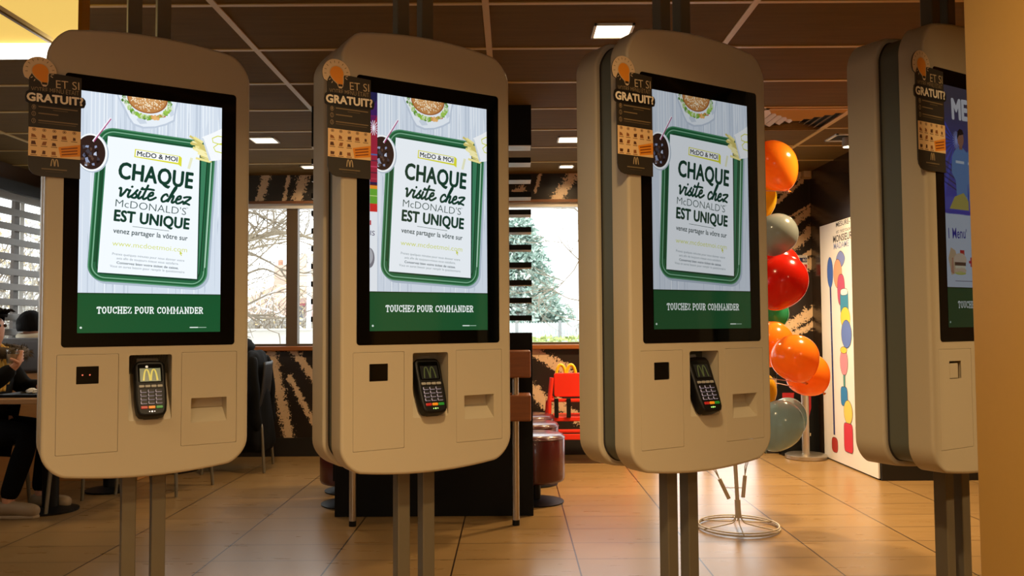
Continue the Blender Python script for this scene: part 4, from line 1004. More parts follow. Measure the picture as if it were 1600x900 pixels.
for col, px, py, Y, rx, ry, tilt, lab in BAL:
    p = at(px, py, Y); R = rx / FPX * Y; Rz = ry / FPX * Y
    t = thing('balloon', lab, 'balloon', tuple(p), 0, 'balloons on the stand')
    prof = []
    for i in range(25):
        a = -pi / 2 + pi * i / 24; z = sin(a); r_ = cos(a)
        if z < 0: r_ *= (1 - .16 * (-z) ** 1.5); z *= 1.12
        prof.append((max(r_, 0) * R, z * Rz))
    mb = MB(); M_ = Matrix.Rotation(tilt, 4, 'Y'); mb.lathe(prof, 32, M=M_, caps=False); mb.build('skin', BM[col], t, smooth=True)
    mb = MB(); z0 = -1.12 * Rz; mb.lathe([(0.002, z0 + .004), (.005, z0 - .002), (.003, z0 - .007), (.010, z0 - .016), (.009, z0 - .017), (.0, z0 - .008)], 14, M=M_, caps=False); mb.build('knot', BM[col], t, smooth=True)
    e = M_ @ Vector((0, 0, z0 - .01)); hz = min(hubs, key=lambda h: abs(h - (p.z + e.z)))
    q = Vector((c0.x - .02, c0.y, hz)) - p
    mb = MB(); mb.tube([tuple(e), tuple(e + (q - e) * .5 + Vector((0, 0, .02))), tuple(q)], .003, 6); mb.build('stick', mat('balloon_stick', rgb(226, 200, 200), .4), t)

# ------------------------------------------------------------------ red high chair
hp = at(884, 650, 7.35)
t = thing('high_chair', 'red plastic high chair with yellow double-arch handle, against the mural under the window', 'high chair', (0.66, 7.30, 0))
def hz_(y): return at(884, y, 7.15).z
def hx(x): return at(x, 620, 7.15).x - 0.66
yF, yR = -.15, .22
xl = hx(866); xr = -xl
pan = MB(); plate(pan, [(p_[0], p_[1]) for p_ in rrect(xl + .0, xr, hz_(620), hz_(583), .02)], [], -.14, -.10, .006, 2); pan.build('back_panel', M_redplastic, t)
a0_, a1_ = hx(869), hx(901); mid = (a0_ + a1_) / 2
for u0, u1 in ((a0_, mid), (mid, a1_)):
    c_ = (u0 + u1) / 2; r_ = (u1 - u0) / 2 * .9; mb = MB(); zb_ = hz_(584)
    mb.tube([(c_ + r_ * cos(pi * i / 16), -.12, zb_ - .02 + .095 * sin(pi * i / 16)) for i in range(17)], .014, 10); mb.build('handle', M_yellow, t, smooth=True)
for s_ in (-1, 1):
    xx = xl - .02 if s_ < 0 else xr + .02
    mb = MB(); mb.tube([(xx + s_ * .05, yF - .06, 0), (xx + s_ * .02, yF, .55), (xx, yF, hz_(590))], .02, 10); mb.build('leg', M_redplastic, t, smooth='auto')
    mb = MB(); mb.tube([(xx + s_ * .05, yR + .05, 0), (xx + s_ * .02, yR, .5), (xx, yF + .05, hz_(622))], .02, 10); mb.build('leg', M_redplastic, t, smooth='auto')
    mb = MB(); mb.box(xx + s_ * .05 - .05, xx + s_ * .05 + .05, yF - .12, yR + .1, 0, .04); mb.build('foot', M_black, t, bevel=.008)
for ya, yb, nm in ((623, 628, 'tray_bar'), (651, 658, 'seat_rail'), (671, 676, 'foot_rail'), (678, 687, 'foot_rail')):
    mb = MB(); mb.box(xl - .03, xr + .03, yF - .02, yF + .02, hz_(yb), hz_(ya)); mb.build(nm, M_redplastic, t, bevel=.006)
MB().box(xl, xr, yF + .0, yR - .02, hz_(656) - .0, hz_(652)).build('seat', M_redplastic, t, bevel=.01)
for x in (hx(869), hx(888)): mb = MB(); mb.box(x - .018, x + .018, -.19, -.172, hz_(652), hz_(622)); mb.build('strap', M_black, t, bevel=.003)

# ------------------------------------------------------------------ black partition with slats
DY = 5.265; dx0, dx1 = at(523, 700, DY).x, at(833, 700, DY).x
t = thing('slatted_partition', 'black partition with solid base and floating slats between the kiosks', 'partition', (0, DY, 0))
zt_ = at(815, 520, DY).z
MB().box(dx0, dx1, 0, .16, 0, zt_).build('base_panel', M_blackboard, t, bevel=.003)
MB().box(at(519, 780, DY).x, dx0 + .02, .02, .15, .22, zt_ - .02).build('end_panel', M_blackboard, t)
zh = at(815, 227, DY).z; MB().box(at(486, 400, DY).x, at(830, 200, DY).x, 0, .15, zh, CEIL).build('top_panel', [M_blackboard, M_white], t)
sx0, sx1 = at(486, 400, DY).x, at(830.5, 400, DY).x
for x in (-.85, -.3): MB().box(x - .025, x + .025, .05, .10, zt_, zh).build('post', M_blackboard, t)
ys = [246 + 26.9 * k for k in range(3)] + [327 + 27.6 * k for k in range(7)]
for y in ys:
    z1_, z0_ = at(815, y, DY).z, at(815, y + 8.3, DY).z; mb = MB(); mb.box(sx0, sx1, 0, .15, z0_, z1_)
    mb.mi = [1 if k == 0 else 0 for k in range(6)]; mb.build('slat', [M_blackboard, M_white], t)  # slat undersides coloured white for light bounced up from the floor
MB().box(sx0, sx1, 0, .15, zh - .004, zh).build('lit_underside', M_white, t)  # white sheet stands for the lit underside of the top panel

# bar with two oiled boards in front of it
t = thing('standing_bar', 'narrow standing bar of two oiled wood boards on steel legs, before the black partition', 'bar table', (0, 5.0, 0))
bx0 = at(545, 600, 5.0).x; bx1 = at(829.5, 600, 5.0).x
for ya, yb in ((548, 590), (617, 658)):
    mb = MB(); mb.box(bx0, bx1, -.02, .17, at(815, yb, 5.0).z, at(815, ya, 5.0).z); mb.build('board', M_woodplank, t, bevel=.008)
zl = at(815, 650, 5.0).z
for px in (549.5, 806):
    x = at(px, 760, 5.0).x; mb = MB(); mb.lathe([(.021, .03), (.021, at(815, 590, 5.0).z + .02)], 18, at=(x, .03, 0)); lg = mb.build('leg', M_steel, t, smooth='auto')
    mb = MB(); mb.lathe([(.022, 0), (.022, .032)], 18, at=(x, .03, 0)); mb.build('foot', M_black, lg, smooth='auto')

# stools
def make_stool(label, x, y):
    t = thing('padded_stool', label, 'stool', (x, y, 0), 0, 'red stools beside the partition')
    mb = MB(); mb.lathe([(0, .462), (.17, .462), (.19, .455), (.2, .438), (.2, .17), (.192, .15), (.17, .142), (0, .142)], 40, caps=False); mb.build('seat', M_red, t, smooth='auto', angle=60)
    mb = MB(); mb.tube([(.2 * cos(2 * pi * i / 40), .2 * sin(2 * pi * i / 40), .435) for i in range(40)], .004, 6, closed=True); mb.build('piping', M_red, t, smooth=True)
    mb = MB(); mb.lathe([(.035, .02), (.035, .145)], 18); mb.build('column', M_black, t, smooth='auto')
    mb = MB(); mb.lathe([(0, 0), (.19, 0), (.192, .008), (.06, .022), (0, .024)], 36, caps=False); mb.build('base', M_black, t, smooth='auto')
    return t
s0 = make_stool('dark red round stool standing right of the partition, nearest of three', .15, 5.68)
G_ = 'red stools beside the partition'
dup(s0, (.145, 6.32, 0), 0, 'dark red round stool in the middle of the row right of the partition')
dup(s0, (.14, 6.86, 0), 0, 'dark red round stool farthest back, next to the high chair')
dup(s0, (-1.10, 5.66, 0), 0, 'dark red round stool peeping out left of the partition, the nearer one')
dup(s0, (-1.175, 6.1, 0), 0, 'dark red round stool left of the partition, the farther one')

# ------------------------------------------------------------------ slatted blind along the left glazing
t = thing('slatted_blind', 'grey horizontal slat screen along the left window wall', 'blind', (XL + .10, 0, 0))
zs0 = at(24, 327, 7.0).z
for k in range(-1, 11):
    z1_ = zs0 - .1262 * k; mb = MB(); mb.box(-.018, .018, 2.7, 7.62, z1_ - .056, z1_); mb.build('slat', M_slat, t, bevel=.004)
for y in (3.0, 4.4, 5.8, 7.07):
    mb = MB(); mb.box(-.05, -.02, y - .035, y + .035, .0, 2.42); mb.build('post', mat('blind_post', rgb(84, 72, 62), .5), t)
MB().box(-.03, .03, 2.7, 7.62, 2.335, 2.43).build('head_rail', M_dark, t)

# ------------------------------------------------------------------ dining tables and chairs
M_tabletop = mat('table_top_wood', rgb(168, 126, 78), .4, noise=(6, .15, (1, 10, 1)))
M_shellseat = mat('chair_shell_dark', rgb(26, 25, 24), .5)
def make_table(label, x, y, s=.68):
    t = thing('dining_table', label, 'table', (x, y, 0), 0, 'dining tables on the left')
    MB().box(-s / 2, s / 2, -s / 2, s / 2, .725, .76).build('table_top', M_tabletop, t, bevel=.006)
    mb = MB(); mb.lathe([(.05, .018), (.05, .70), (.16, .712), (.16, .725)], 24); mb.build('column', M_black, t, smooth='auto')
    mb = MB(); mb.lathe([(0, 0), (.17, 0), (.172, .012), (.06, .03), (0, .032)], 32, caps=False); mb.build('base', M_black, t, smooth='auto')
    return t
tb0 = make_table('wood-topped table at which the person with the yellow scarf sits', -3.03, 5.50)
dup(tb0, (-2.96, 6.17, 0), 0, 'dining table behind the first one, only its black foot showing under the left kiosk', 'dining tables on the left')
dup(tb0, (-2.80, 6.98, 0), 0, 'dining table next to the chair with the black coat', 'dining tables on the left')
def make_chair(label, x, y, rz):
    """faces +x in its own frame"""
    t = thing('dining_chair', label, 'chair', (x, y, 0), rz, 'dining chairs on the left')
    mb = MB()
    prof = [(.21, .44), (.10, .43), (-.05, .425), (-.15, .432), (-.20, .47), (-.225, .58), (-.245, .74), (-.255, .90)]
    P = smooth_path([Vector((a, b)) for a, b in prof], 4); n = len(P); vs = []; fs = []; K = 11
    for th_ in (0, .012):
        for i, p in enumerate(P):
            tt = i / (n - 1); hw = .215 if tt < .55 else .215 - .03 * (tt - .55) / .45
            for j in range(K):
                v = -1 + 2 * j / (K - 1); dish = .018 * v * v * (1 if tt < .6 else 1.6)
                vs.append((p[0] + (dish if tt > .5 else 0), v * hw, p[1] + (dish if tt <= .5 else 0) - (th_ if tt <= .5 else 0)) if th_ == 0 or tt <= .5 else (p[0] + dish - th_, v * hw, p[1]))
    L = n * K
    for i in range(n - 1):
        for j in range(K - 1):
            a = i * K + j; fs.append((a, a + 1, a + K + 1, a + K)); fs.append((L + a, L + a + K, L + a + K + 1, L + a + 1))
        for j in (0, K - 1): a = i * K + j; fs.append((a, a + K, L + a + K, L + a))
    for i in (0, n - 1):
        for j in range(K - 1): a = i * K + j; fs.append((a, a + 1, L + a + 1, L + a))
    mb.add(vs, fs); mb.build('seat_shell', M_shellseat, t, smooth=True)
    for sx_ in (1, -1):
        for sy_ in (1, -1):
            mb = MB(); mb.tube(smooth_path([(.245 * sx_, .225 * sy_, .0), (.222 * sx_, .205 * sy_, .33), (.205 * sx_, .19 * sy_, .395), (.16 * sx_, .16 * sy_, .417), (.0, .15 * sy_, .417)], 5), [.0115 + .004 * min(1, i / 12) for i in range(21)], 10); mb.build('leg', M_chairmetal, t, smooth='auto')
    mb = MB(); mb.tube([(0, -.16, .412), (0, .16, .412)], .011, 8); mb.build('cross_bar', M_chairmetal, t, smooth='auto')
    return t
GC = 'dining chairs on the left'
ch = make_chair('dark chair with grey tube legs under the first kiosk, at the nearest dining table', -2.735, 5.58, pi)
dup(ch, (-2.56, 6.18, 0), pi - .22, 'dark chair at the second table, its splayed legs showing below the first kiosk', GC)
chc = dup(ch, (-2.30, 7.03, 0), pi + .12, 'dark chair with a black coat over its back, next to the left window', GC)
dup(ch, (-3.54, 5.50, 0), 0, 'dark chair on which the person with the yellow scarf sits', GC)

# coat over the chair back
t = thing('black_coat', 'bulky black hooded coat hung over a chair back by the left window', 'coat', (-2.16, 7.0, 0))
M_coat = mat('coat_black', rgb(9, 9, 9), .85, spec=.15, noise=(12, .5, (1, 1, 1)), bump=.4)
r = random.Random(11); mb = MB(); rings = []; n = 36
levels = [(.14, .15, .235), (.25, .155, .24), (.40, .135, .235), (.55, .12, .235), (.70, .105, .23), (.83, .09, .22), (.92, .08, .205), (.97, .06, .18), (.995, .03, .12)]
for li, (z, rx_, ry_) in enumerate(levels):
    row = []
    for i in range(n):
        a = 2 * pi * i / n; f = 1 + .07 * sin(5 * a + li * .5) + .05 * sin(9 * a - li * .8) + r.uniform(-.015, .015)
        row.append((rx_ * cos(a) * f - .0 * (1 - z), ry_ * sin(a) * f, z + .012 * sin(3 * a)))
    rings.append(row)
vs = [p for row in rings for p in row]; fs = [(k * n + i, k * n + (i + 1) % n, (k + 1) * n + (i + 1) % n, (k + 1) * n + i) for k in range(len(rings) - 1) for i in range(n)]
fs += [tuple(range(n)), tuple((len(rings) - 1) * n + i for i in range(n))]
mb.add(vs, fs); mb.build('coat_body', M_coat, t, smooth=True, sub=1)
mb = MB(); mb.T = Matrix.Translation((-.115, .0, 1.02)) @ Matrix.Diagonal((.105, .15, .085, 1)); rr = []
for i in range(13):
    a = -pi / 2 + pi * i / 12; rr.append((max(.001, cos(a)) * (1 + .06 * sin(i * 2.2)), sin(a)))
mb.lathe(rr, 24, caps=False); mb.build('hood', M_coat, t, smooth=True)
for s_ in (-1, 1):
    mb = MB(); mb.tube(smooth_path([(.02, .17 * s_, .93), (.05, .215 * s_, .80), (.06, .215 * s_, .62), (.07, .20 * s_, .44), (.07, .19 * s_, .36)], 4), [.045 + .005 * sin(i * 1.1) for i in range(17)], 14); mb.build('sleeve', M_coat, t, smooth=True)

# booth
t = thing('booth_bench', 'booth bench with dark grey padded back on a tan wooden base, under the slatted screen', 'bench', (-3.55, 6.55, 0))
M_tan = mat('tan_wood_base', rgb(206, 150, 92), .45, noise=(5, .12, (1, 1, 8)))
MB().box(-.62, .62, 0, .14, 0, .84).build('back_base', M_tan, t, bevel=.004)
MB().box(-.62, .62, -.03, .15, .845, 1.115).build('back_cushion', mat('booth_grey_vinyl', rgb(86, 82, 82), .4), t, bevel=.03, seg=4)
MB().box(-.62, .62, .15, .62, .0, .36).build('seat_base', M_tan, t)
MB().box(-.62, .62, .15, .64, .365, .45).build('seat_cushion', mat('booth_grey_vinyl', rgb(86, 82, 82), .4), t, bevel=.025, seg=4)

# things on the first table
t = thing('serving_tray', 'black serving tray on the table of the person with the yellow scarf', 'tray', (-3.03, 5.36, .761))
mb = MB(); mb.box(-.19, .19, -.13, .13, 0, .006); mb.build('tray_bottom', M_black, t)
f = MB(); o_ = rrect(-.2, .2, -.14, .14, .03); i_ = rrect(-.186, .186, -.126, .126, .024); n = len(o_)
f.add([(a, b, .0) for a, b in i_] + [(a, b, .018) for a, b in o_] + [(a, b, .014) for a, b in o_], [(k, (k + 1) % n, n + (k + 1) % n, n + k) for k in range(n)] + [(n + k, n + (k + 1) % n, 2 * n + (k + 1) % n, 2 * n + k) for k in range(n)])
f.build('tray_rim', M_black, t)
t = thing('crumpled_napkin', 'small crumpled white napkin lying on the black tray', 'napkin', (-3.085, 5.36, .768))
mb = MB(); r = random.Random(4); rows = []
for i in range(9):
    a = -pi / 2 + pi * i / 8
    rows.append([(max(.002, cos(a)) * .034 * cos(q) * r.uniform(.7, 1.25), max(.002, cos(a)) * .03 * sin(q) * r.uniform(.7, 1.25), .022 + .022 * sin(a) * r.uniform(.8, 1.0)) for q in [2 * pi * j / 12 for j in range(12)]])
vs = [p for row in rows for p in row]; mb.add(vs, [(k * 12 + i, k * 12 + (i + 1) % 12, (k + 1) * 12 + (i + 1) % 12, (k + 1) * 12 + i) for k in range(8) for i in range(12)] + [tuple(range(12)), tuple(96 + i for i in range(12))])
mb.build('paper', M_white, t)

# ------------------------------------------------------------------ people
def skin_mesh(name, J, E, material, parent=None, sub=2, root=0, sculpt=None):
    """joints {key: (pos, radius)} grown into one continuous surface"""
    keys = list(J); idx = {k: i for i, k in enumerate(keys)}
    me = bpy.data.meshes.new(name); me.from_pydata([J[k][0] for k in keys], [(idx[a], idx[b]) for a, b in E], [])
    o = bpy.data.objects.new(name, me); COL.objects.link(o)
    sk = o.modifiers.new('skin', 'SKIN'); sk.use_smooth_shade = True
    for i, k in enumerate(keys):
        rr_ = J[k][1]; rr_ = rr_ if isinstance(rr_, tuple) else (rr_, rr_)
        me.skin_vertices[0].data[i].radius = rr_; me.skin_vertices[0].data[i].use_root = (i == root)
    sb = o.modifiers.new('sub', 'SUBSURF'); sb.levels = sub; sb.render_levels = sub
    bpy.context.view_layer.update()
    ev = o.evaluated_get(bpy.context.evaluated_depsgraph_get()); m2 = bpy.data.meshes.new_from_object(ev)
    bpy.data.objects.remove(o); bpy.data.meshes.remove(me)
    if sculpt:
        for v in m2.vertices: v.co = sculpt(v.co.copy())
    m2.name = name; m2.materials.clear(); m2.materials.append(material); m2.polygons.foreach_set('use_smooth', [True] * len(m2.polygons))
    o = bpy.data.objects.new(name, m2); COL.objects.link(o)
    if parent: o.parent = parent
    return o
M_skin = mat('skin', rgb(196, 140, 108), .5); M_hair = mat('dark_hair', rgb(16, 12, 10), .8, spec=.15, noise=(60, .5, (1, 1, .1)), bump=.6)
def bump_to(co, c, d, rad):
    w_ = math.exp(-((co - Vector(c)).length / rad) ** 2); return co + Vector(d) * w_
def seated_person(name, label, loc, rz, tilt=0.0):
    """facing +x in its own frame, seat at .45; returns the root and joint table"""
    t = thing(name, label, 'person', loc, rz)
    return t
# person with the yellow scarf, own frame: facing +x, origin on the floor under the seat
px_ = -3.50; py_ = 5.46
t = thing('person', 'seated person in a dark fur-collared jacket and yellow scarf, raising a glass', 'person', (px_, py_, 0))
hd = Vector((.105, -.02, 1.19))
J = {'pelvis': ((0, 0, .55), (.14, .16)), 'belly': ((.02, 0, .70), (.12, .15)), 'chest': ((.05, 0, .90), (.13, .17)), 'neckb': ((.07, -.005, 1.03), .065), 'neck': ((.085, -.01, 1.08), .056),
     'jaw': ((.10, -.015, 1.13), (.078, .066)), 'skull': ((.095, -.02, 1.22), (.094, .078)), 'crown': ((.09, -.02, 1.275), (.065, .055)),
     'shR': ((.05, -.17, .99), .062), 'elR': ((.20, -.20, .82), .044), 'foR': ((.275, -.185, .885), .038), 'wrR': ((.335, -.155, .955), .026), 'paR': ((.358, -.142, .988), (.020, .034)),
     'shL': ((.05, .17, .99), .062), 'elL': ((.16, .24, .79), .044), 'wrL': ((.33, .16, .80), .027), 'paL': ((.375, .14, .798), (.034, .016)),
     'hipR': ((.03, -.09, .53), .10), 'knR': ((.42, -.12, .52), .062), 'anR': ((.30, -.15, .10), .042), 'toR': ((.34, -.155, .045), (.04, .032)), 'tipR': ((.45, -.16, .035), (.036, .024)),
     'hipL': ((.03, .09, .53), .10), 'knL': ((.42, .11, .52), .062), 'anL': ((.36, .11, .10), .042), 'toL': ((.40, .11, .045), (.04, .032)), 'tipL': ((.50, .11, .035), (.036, .024))}
E = [('pelvis', 'belly'), ('belly', 'chest'), ('chest', 'neckb'), ('neckb', 'neck'), ('neck', 'jaw'), ('jaw', 'skull'), ('skull', 'crown'), ('chest', 'shR'), ('shR', 'elR'), ('elR', 'foR'), ('foR', 'wrR'), ('wrR', 'paR'), ('chest', 'shL'), ('shL', 'elL'), ('elL', 'wrL'), ('wrL', 'paL'),
     ('pelvis', 'hipR'), ('hipR', 'knR'), ('knR', 'anR'), ('anR', 'toR'), ('toR', 'tipR'), ('pelvis', 'hipL'), ('hipL', 'knL'), ('knL', 'anL'), ('anL', 'toL'), ('toL', 'tipL')]
gl_c = Vector((.318, -.150, 1.012))     # centre of the glass, own frame
for k in range(4):       # fingers close round the far side of the glass, stacked one above the other
    z = .985 + .019 * k; L_ = (.8, .95, 1.0, .9)[k]
    A = (.362, -.132, z); B = (.360, -.112, z + .004); C_ = (.338, -.106, z + .003); D_ = (.338 - .030 * L_, -.108, z)
    for nm, p, q in (('a', A, .0095), ('b', B, .0092), ('c', C_, .0085), ('d', D_, .0072)): J['f%d%s' % (k, nm)] = (p, q)
    E += [('paR', 'f%da' % k), ('f%da' % k, 'f%db' % k), ('f%db' % k, 'f%dc' % k), ('f%dc' % k, 'f%dd' % k)]
J['t1'] = ((.362, -.165, .975), .012); J['t2'] = ((.352, -.188, .992), .0105); J['t3'] = ((.325, -.194, 1.004), .0085); E += [('paR', 't1'), ('t1', 't2'), ('t2', 't3')]
for k in range(4):       # the other hand lies on the table
    y = .165 - .019 * k; L_ = (.75, .95, 1.0, .9)[k]
    J['g%da' % k] = ((.41, y - .005, .800), .0095); J['g%db' % k] = ((.41 + .035 * L_, y - .008, .802), .0088); J['g%dc' % k] = ((.41 + .065 * L_, y - .010, .786), .0075); E += [('paL', 'g%da' % k), ('g%da' % k, 'g%db' % k), ('g%db' % k, 'g%dc' % k)]
J['u1'] = ((.375, .105, .796), .011); J['u2'] = ((.405, .088, .788), .0085); E += [('paL', 'u1'), ('u1', 'u2')]
def face(co):
    if co.z < 1.06: return co
    for c, d, rad in (((.185, -.02, 1.185), (.030, 0, -.004), .017), ((.18, -.02, 1.20), (.012, 0, 0), .014), ((.18, -.052, 1.212), (-.010, 0, 0), .014), ((.18, .012, 1.212), (-.010, 0, 0), .014), ((.18, -.02, 1.232), (.006, 0, 0), .03),
                     ((.18, -.02, 1.150), (.010, 0, 0), .013), ((.18, -.02, 1.138), (.008, 0, 0), .010), ((.175, -.02, 1.112), (.012, 0, -.004), .02), ((.085, -.10, 1.195), (0, -.018, 0), .018), ((.085, .06, 1.195), (0, .018, 0), .018)): co = bump_to(co, c, d, rad)
    return co
body = skin_mesh('body', J, E, M_skin, t, 2, 0, face)
for s_ in (-1, 1):
    mb = MB(); mb.T = Matrix.Translation((.168, -.02 + .032 * s_, 1.212)); mb.lathe([(.0001, -.012), (.0085, -.0085), (.012, 0), (.0085, .0085), (.0001, .012)], 12, caps=False); mb.build('eye', mat('eye_dark', rgb(70, 50, 40), .2), t, smooth=True)
def grown(keys, d): return {k: (J[k][0], tuple(x + d for x in (J[k][1] if isinstance(J[k][1], tuple) else (J[k][1], J[k][1])))) for k in keys}
M_jacket = mat('jacket_dark', rgb(16, 15, 13), .85, spec=.15, noise=(20, .4, (1, 1, 1)), bump=.5)
K1 = ['pelvis', 'belly', 'chest', 'neckb', 'shR', 'elR', 'foR', 'wrR', 'shL', 'elL', 'wrL']
skin_mesh('jacket', grown(K1, .022), [e for e in E if e[0] in K1 and e[1] in K1], M_jacket, t)
K2 = ['pelvis', 'hipR', 'knR', 'anR', 'hipL', 'knL', 'anL']
skin_mesh('trousers', grown(K2, .014), [e for e in E if e[0] in K2 and e[1] in K2], mat('trousers_black', rgb(8, 8, 9), .9, spec=.1), t)
for s_, a in (('R', -.155), ('L', .11)):
    x = J['to' + s_][0][0]; mb = MB(); mb.tube(smooth_path([(x - .075, a, .05), (x - .03, a, .058), (x + .05, a, .05), (x + .13, a - .005, .042), (x + .165, a - .005, .036)], 4), [.044, .047, .05, .05, .05, .049, .048, .047, .047, .046, .046, .045, .043, .040, .036, .030, .022], 16); sh_ = mb.build('shoe', mat('shoe_beige', rgb(150, 128, 100), .6), t, smooth=True)
    mb = MB(); mb.prism(ccw([(x - .11 + .0, a - .036), (x + .06, a - .046), (x + .15, a - .036), (x + .175, a - .005), (x + .15, a + .03), (x + .06, a + .044), (x - .10, a + .036)]), 0.0, .02, plane='xy'); mb.build('sole', mat('sole_white', rgb(170, 150, 124), .6), sh_, bevel=.005)
# scarf, fur collar and hair
M_scarf = mat('scarf_yellow', rgb(224, 178, 74), .85, noise=(30, .3, (1, 1, .2)), bump=.5)
mb = MB(); mb.tube([(.082 + .088 * cos(a) + .012 * sin(3 * a), -.01 + .088 * sin(a), 1.065 - .035 * cos(a) + .01 * sin(5 * a)) for a in [2 * pi * i / 28 for i in range(28)]], .034, 12, closed=True); sc = mb.build('scarf', M_scarf, t, smooth=True)
mb = MB()
for dy, L_ in ((-.075, .26), (-.02, .22)):
    P = smooth_path([(.165, -.01 + dy * .5, 1.05), (.205, -.01 + dy, .98), (.215, -.01 + dy * 1.1, .90), (.21, -.01 + dy * 1.15, 1.05 - L_)], 5)
    vs = []; fs = []
    for i, p in enumerate(P):
        for j in range(9):
            v = -1 + j / 4; vs.append((p.x + .010 * cos(v * 5 + i * .3), p.y + v * .036, p.z)); 
    m_ = len(P)
    for i in range(m_ - 1):
        for j in range(8): a = i * 9 + j; fs.append((a, a + 1, a + 10, a + 9))
    mb.add(vs, fs)
tail = mb.build('scarf_tail', M_scarf, sc, smooth=True); so = tail.modifiers.new('thick', 'SOLIDIFY'); so.thickness = .014
M_fur = mat('fur_trim', rgb(74, 60, 38), .9, noise=(50, .6, (1, 1, 1)), bump=.6)
mb = MB(); r = random.Random(8); ringp = [(.135 + .145 * cos(a), -.01 + .15 * sin(a), 1.05 - .02 * cos(a)) for a in [2 * pi * i / 30 for i in range(30)]]
mb.tube(ringp, .038, 10, closed=True)
for k in range(900):
    i = r.randrange(30); p = Vector(ringp[i]) + Vector((r.uniform(-.02, .02), r.uniform(-.02, .02), 0)); d = Vector((r.gauss(0, 1), r.gauss(0, 1), r.gauss(0, 1))).normalized(); o2 = d.orthogonal().normalized() * .004
    a = p + d * .03; b = p + d * r.uniform(.05, .068) - Vector((0, 0, .008)); mb.add([tuple(a + o2), tuple(a - o2), tuple(b)], [(0, 1, 2)])
mb.build('fur_collar', M_fur, t, smooth=True)
def hair_cap(parent, c, rx_, ry_, rz_, mat_, back=-1, length=.0):
    mb = MB(); vs = []; fs = []; n, m_ = 28, 12; rr = random.Random(3)
    for i in range(m_ + 1):
        lat = pi / 2 - (pi / 2 + .5) * i / m_
        for j in range(n):
            a = 2 * pi * j / n; front = cos(a) > .25
            la = max(lat, .52 if front else (-.55 if cos(a) < -.1 else -.05)); k = 1 + rr.uniform(-.03, .03)
            vs.append((c[0] + rx_ * cos(la) * cos(a) * k, c[1] + ry_ * cos(la) * sin(a) * k, c[2] + rz_ * sin(la) * k))
    for i in range(m_):
        for j in range(n): fs.append((i * n + j, i * n + (j + 1) % n, (i + 1) * n + (j + 1) % n, (i + 1) * n + j))
    mb.add(vs, fs); o = mb.build('hair', mat_, parent, smooth=True); s2 = o.modifiers.new('thick', 'SOLIDIFY'); s2.thickness = .012; return o
hair_cap(t, (.088, -.02, 1.222), .108, .094, .112, M_hair)
mb = MB()
for k in range(26):
    r_ = random.Random(k); a = r_.uniform(-1.2, 1.2); q = Vector((.088 + .095 * cos(a), -.02 + .085 * sin(a), 1.29)); mb.tube([tuple(q), tuple(q + Vector((.03, .01 * sin(a), .028))), tuple(q + Vector((.055, .02 * sin(a), .012)))], [.008, .006, .001], 5)
mb.build('hair', M_hair, t, smooth=True)

g = thing('drinking_glass', 'small clear tumbler with pale drink, held in the raised hand', 'glass', (px_ + gl_c.x, py_ + gl_c.y, gl_c.z - .043))
mg = bpy.data.materials.new('clear_glass'); mg.use_nodes = True; nt = mg.node_tree; nt.nodes.remove(nt.nodes['Principled BSDF'])
tr = nt.nodes.new('ShaderNodeBsdfTransparent'); tr.inputs[0].default_value = (.9, .9, .88, 1); gg = nt.nodes.new('ShaderNodeBsdfGlossy'); gg.inputs['Roughness'].default_value = .05; lw = nt.nodes.new('ShaderNodeLayerWeight'); lw.inputs[0].default_value = .35; mx = nt.nodes.new('ShaderNodeMixShader')
nt.links.new(lw.outputs['Facing'], mx.inputs[0]); nt.links.new(tr.outputs[0], mx.inputs[1]); nt.links.new(gg.outputs[0], mx.inputs[2]); nt.links.new(mx.outputs[0], nt.nodes['Material Output'].inputs[0])
mb = MB(); mb.lathe([(.0, 0), (.030, 0), (.0385, .088), (.0365, .088), (.0285, .006), (0, .006)], 28, caps=False); mb.build('tumbler', mg, g, smooth='auto')
mb = MB(); mb.lathe([(0, .007), (.028, .007), (.0345, .062), (0, .062)], 24, caps=False); mb.build('drink', mat('pale_drink', rgb(214, 186, 150), .2, alpha=.75), g, smooth='auto')

# person beyond the booth, seen from behind; facing away (+y): own frame +x is turned by 90 degrees
bp_ = at(44, 506, 6.97)
t = thing('person', 'person seated beyond the grey booth back, dark-haired head seen from behind', 'person', (bp_.x, 7.0, 0), pi / 2)
J2 = {'pelvis': ((0, 0, .55), (.14, .16)), 'belly': ((.0, 0, .72), (.12, .15)), 'chest': ((.0, 0, .92), (.12, .17)), 'neckb': ((.0, 0, 1.05), .062), 'neck': ((.01, 0, 1.10), .055), 'jaw': ((.025, 0, 1.145), (.07, .062)), 'skull': ((.01, 0, 1.22), (.088, .072)), 'crown': ((.005, 0, 1.27), (.062, .052)),
      'shR': ((0, -.15, 1.0), .06), 'elR': ((.10, -.165, .80), .043), 'wrR': ((.28, -.12, .72), .026), 'paR': ((.33, -.10, .72), (.032, .016)), 'shL': ((0, .15, 1.0), .06), 'elL': ((.10, .165, .80), .043), 'wrL': ((.28, .12, .72), .026), 'paL': ((.33, .10, .72), (.032, .016)),
      'hipR': ((.03, -.09, .53), .1), 'knR': ((.38, -.10, .52), .06), 'anR': ((.38, -.10, .10), .042), 'toR': ((.42, -.10, .045), (.04, .032)), 'tipR': ((.52, -.10, .035), (.036, .024)), 'hipL': ((.03, .09, .53), .1), 'knL': ((.38, .10, .52), .06), 'anL': ((.38, .10, .10), .042), 'toL': ((.42, .10, .045), (.04, .032)), 'tipL': ((.52, .10, .035), (.036, .024))}
E2 = [e for e in E if e[0] in J2 and e[1] in J2] + [('elR', 'wrR')]
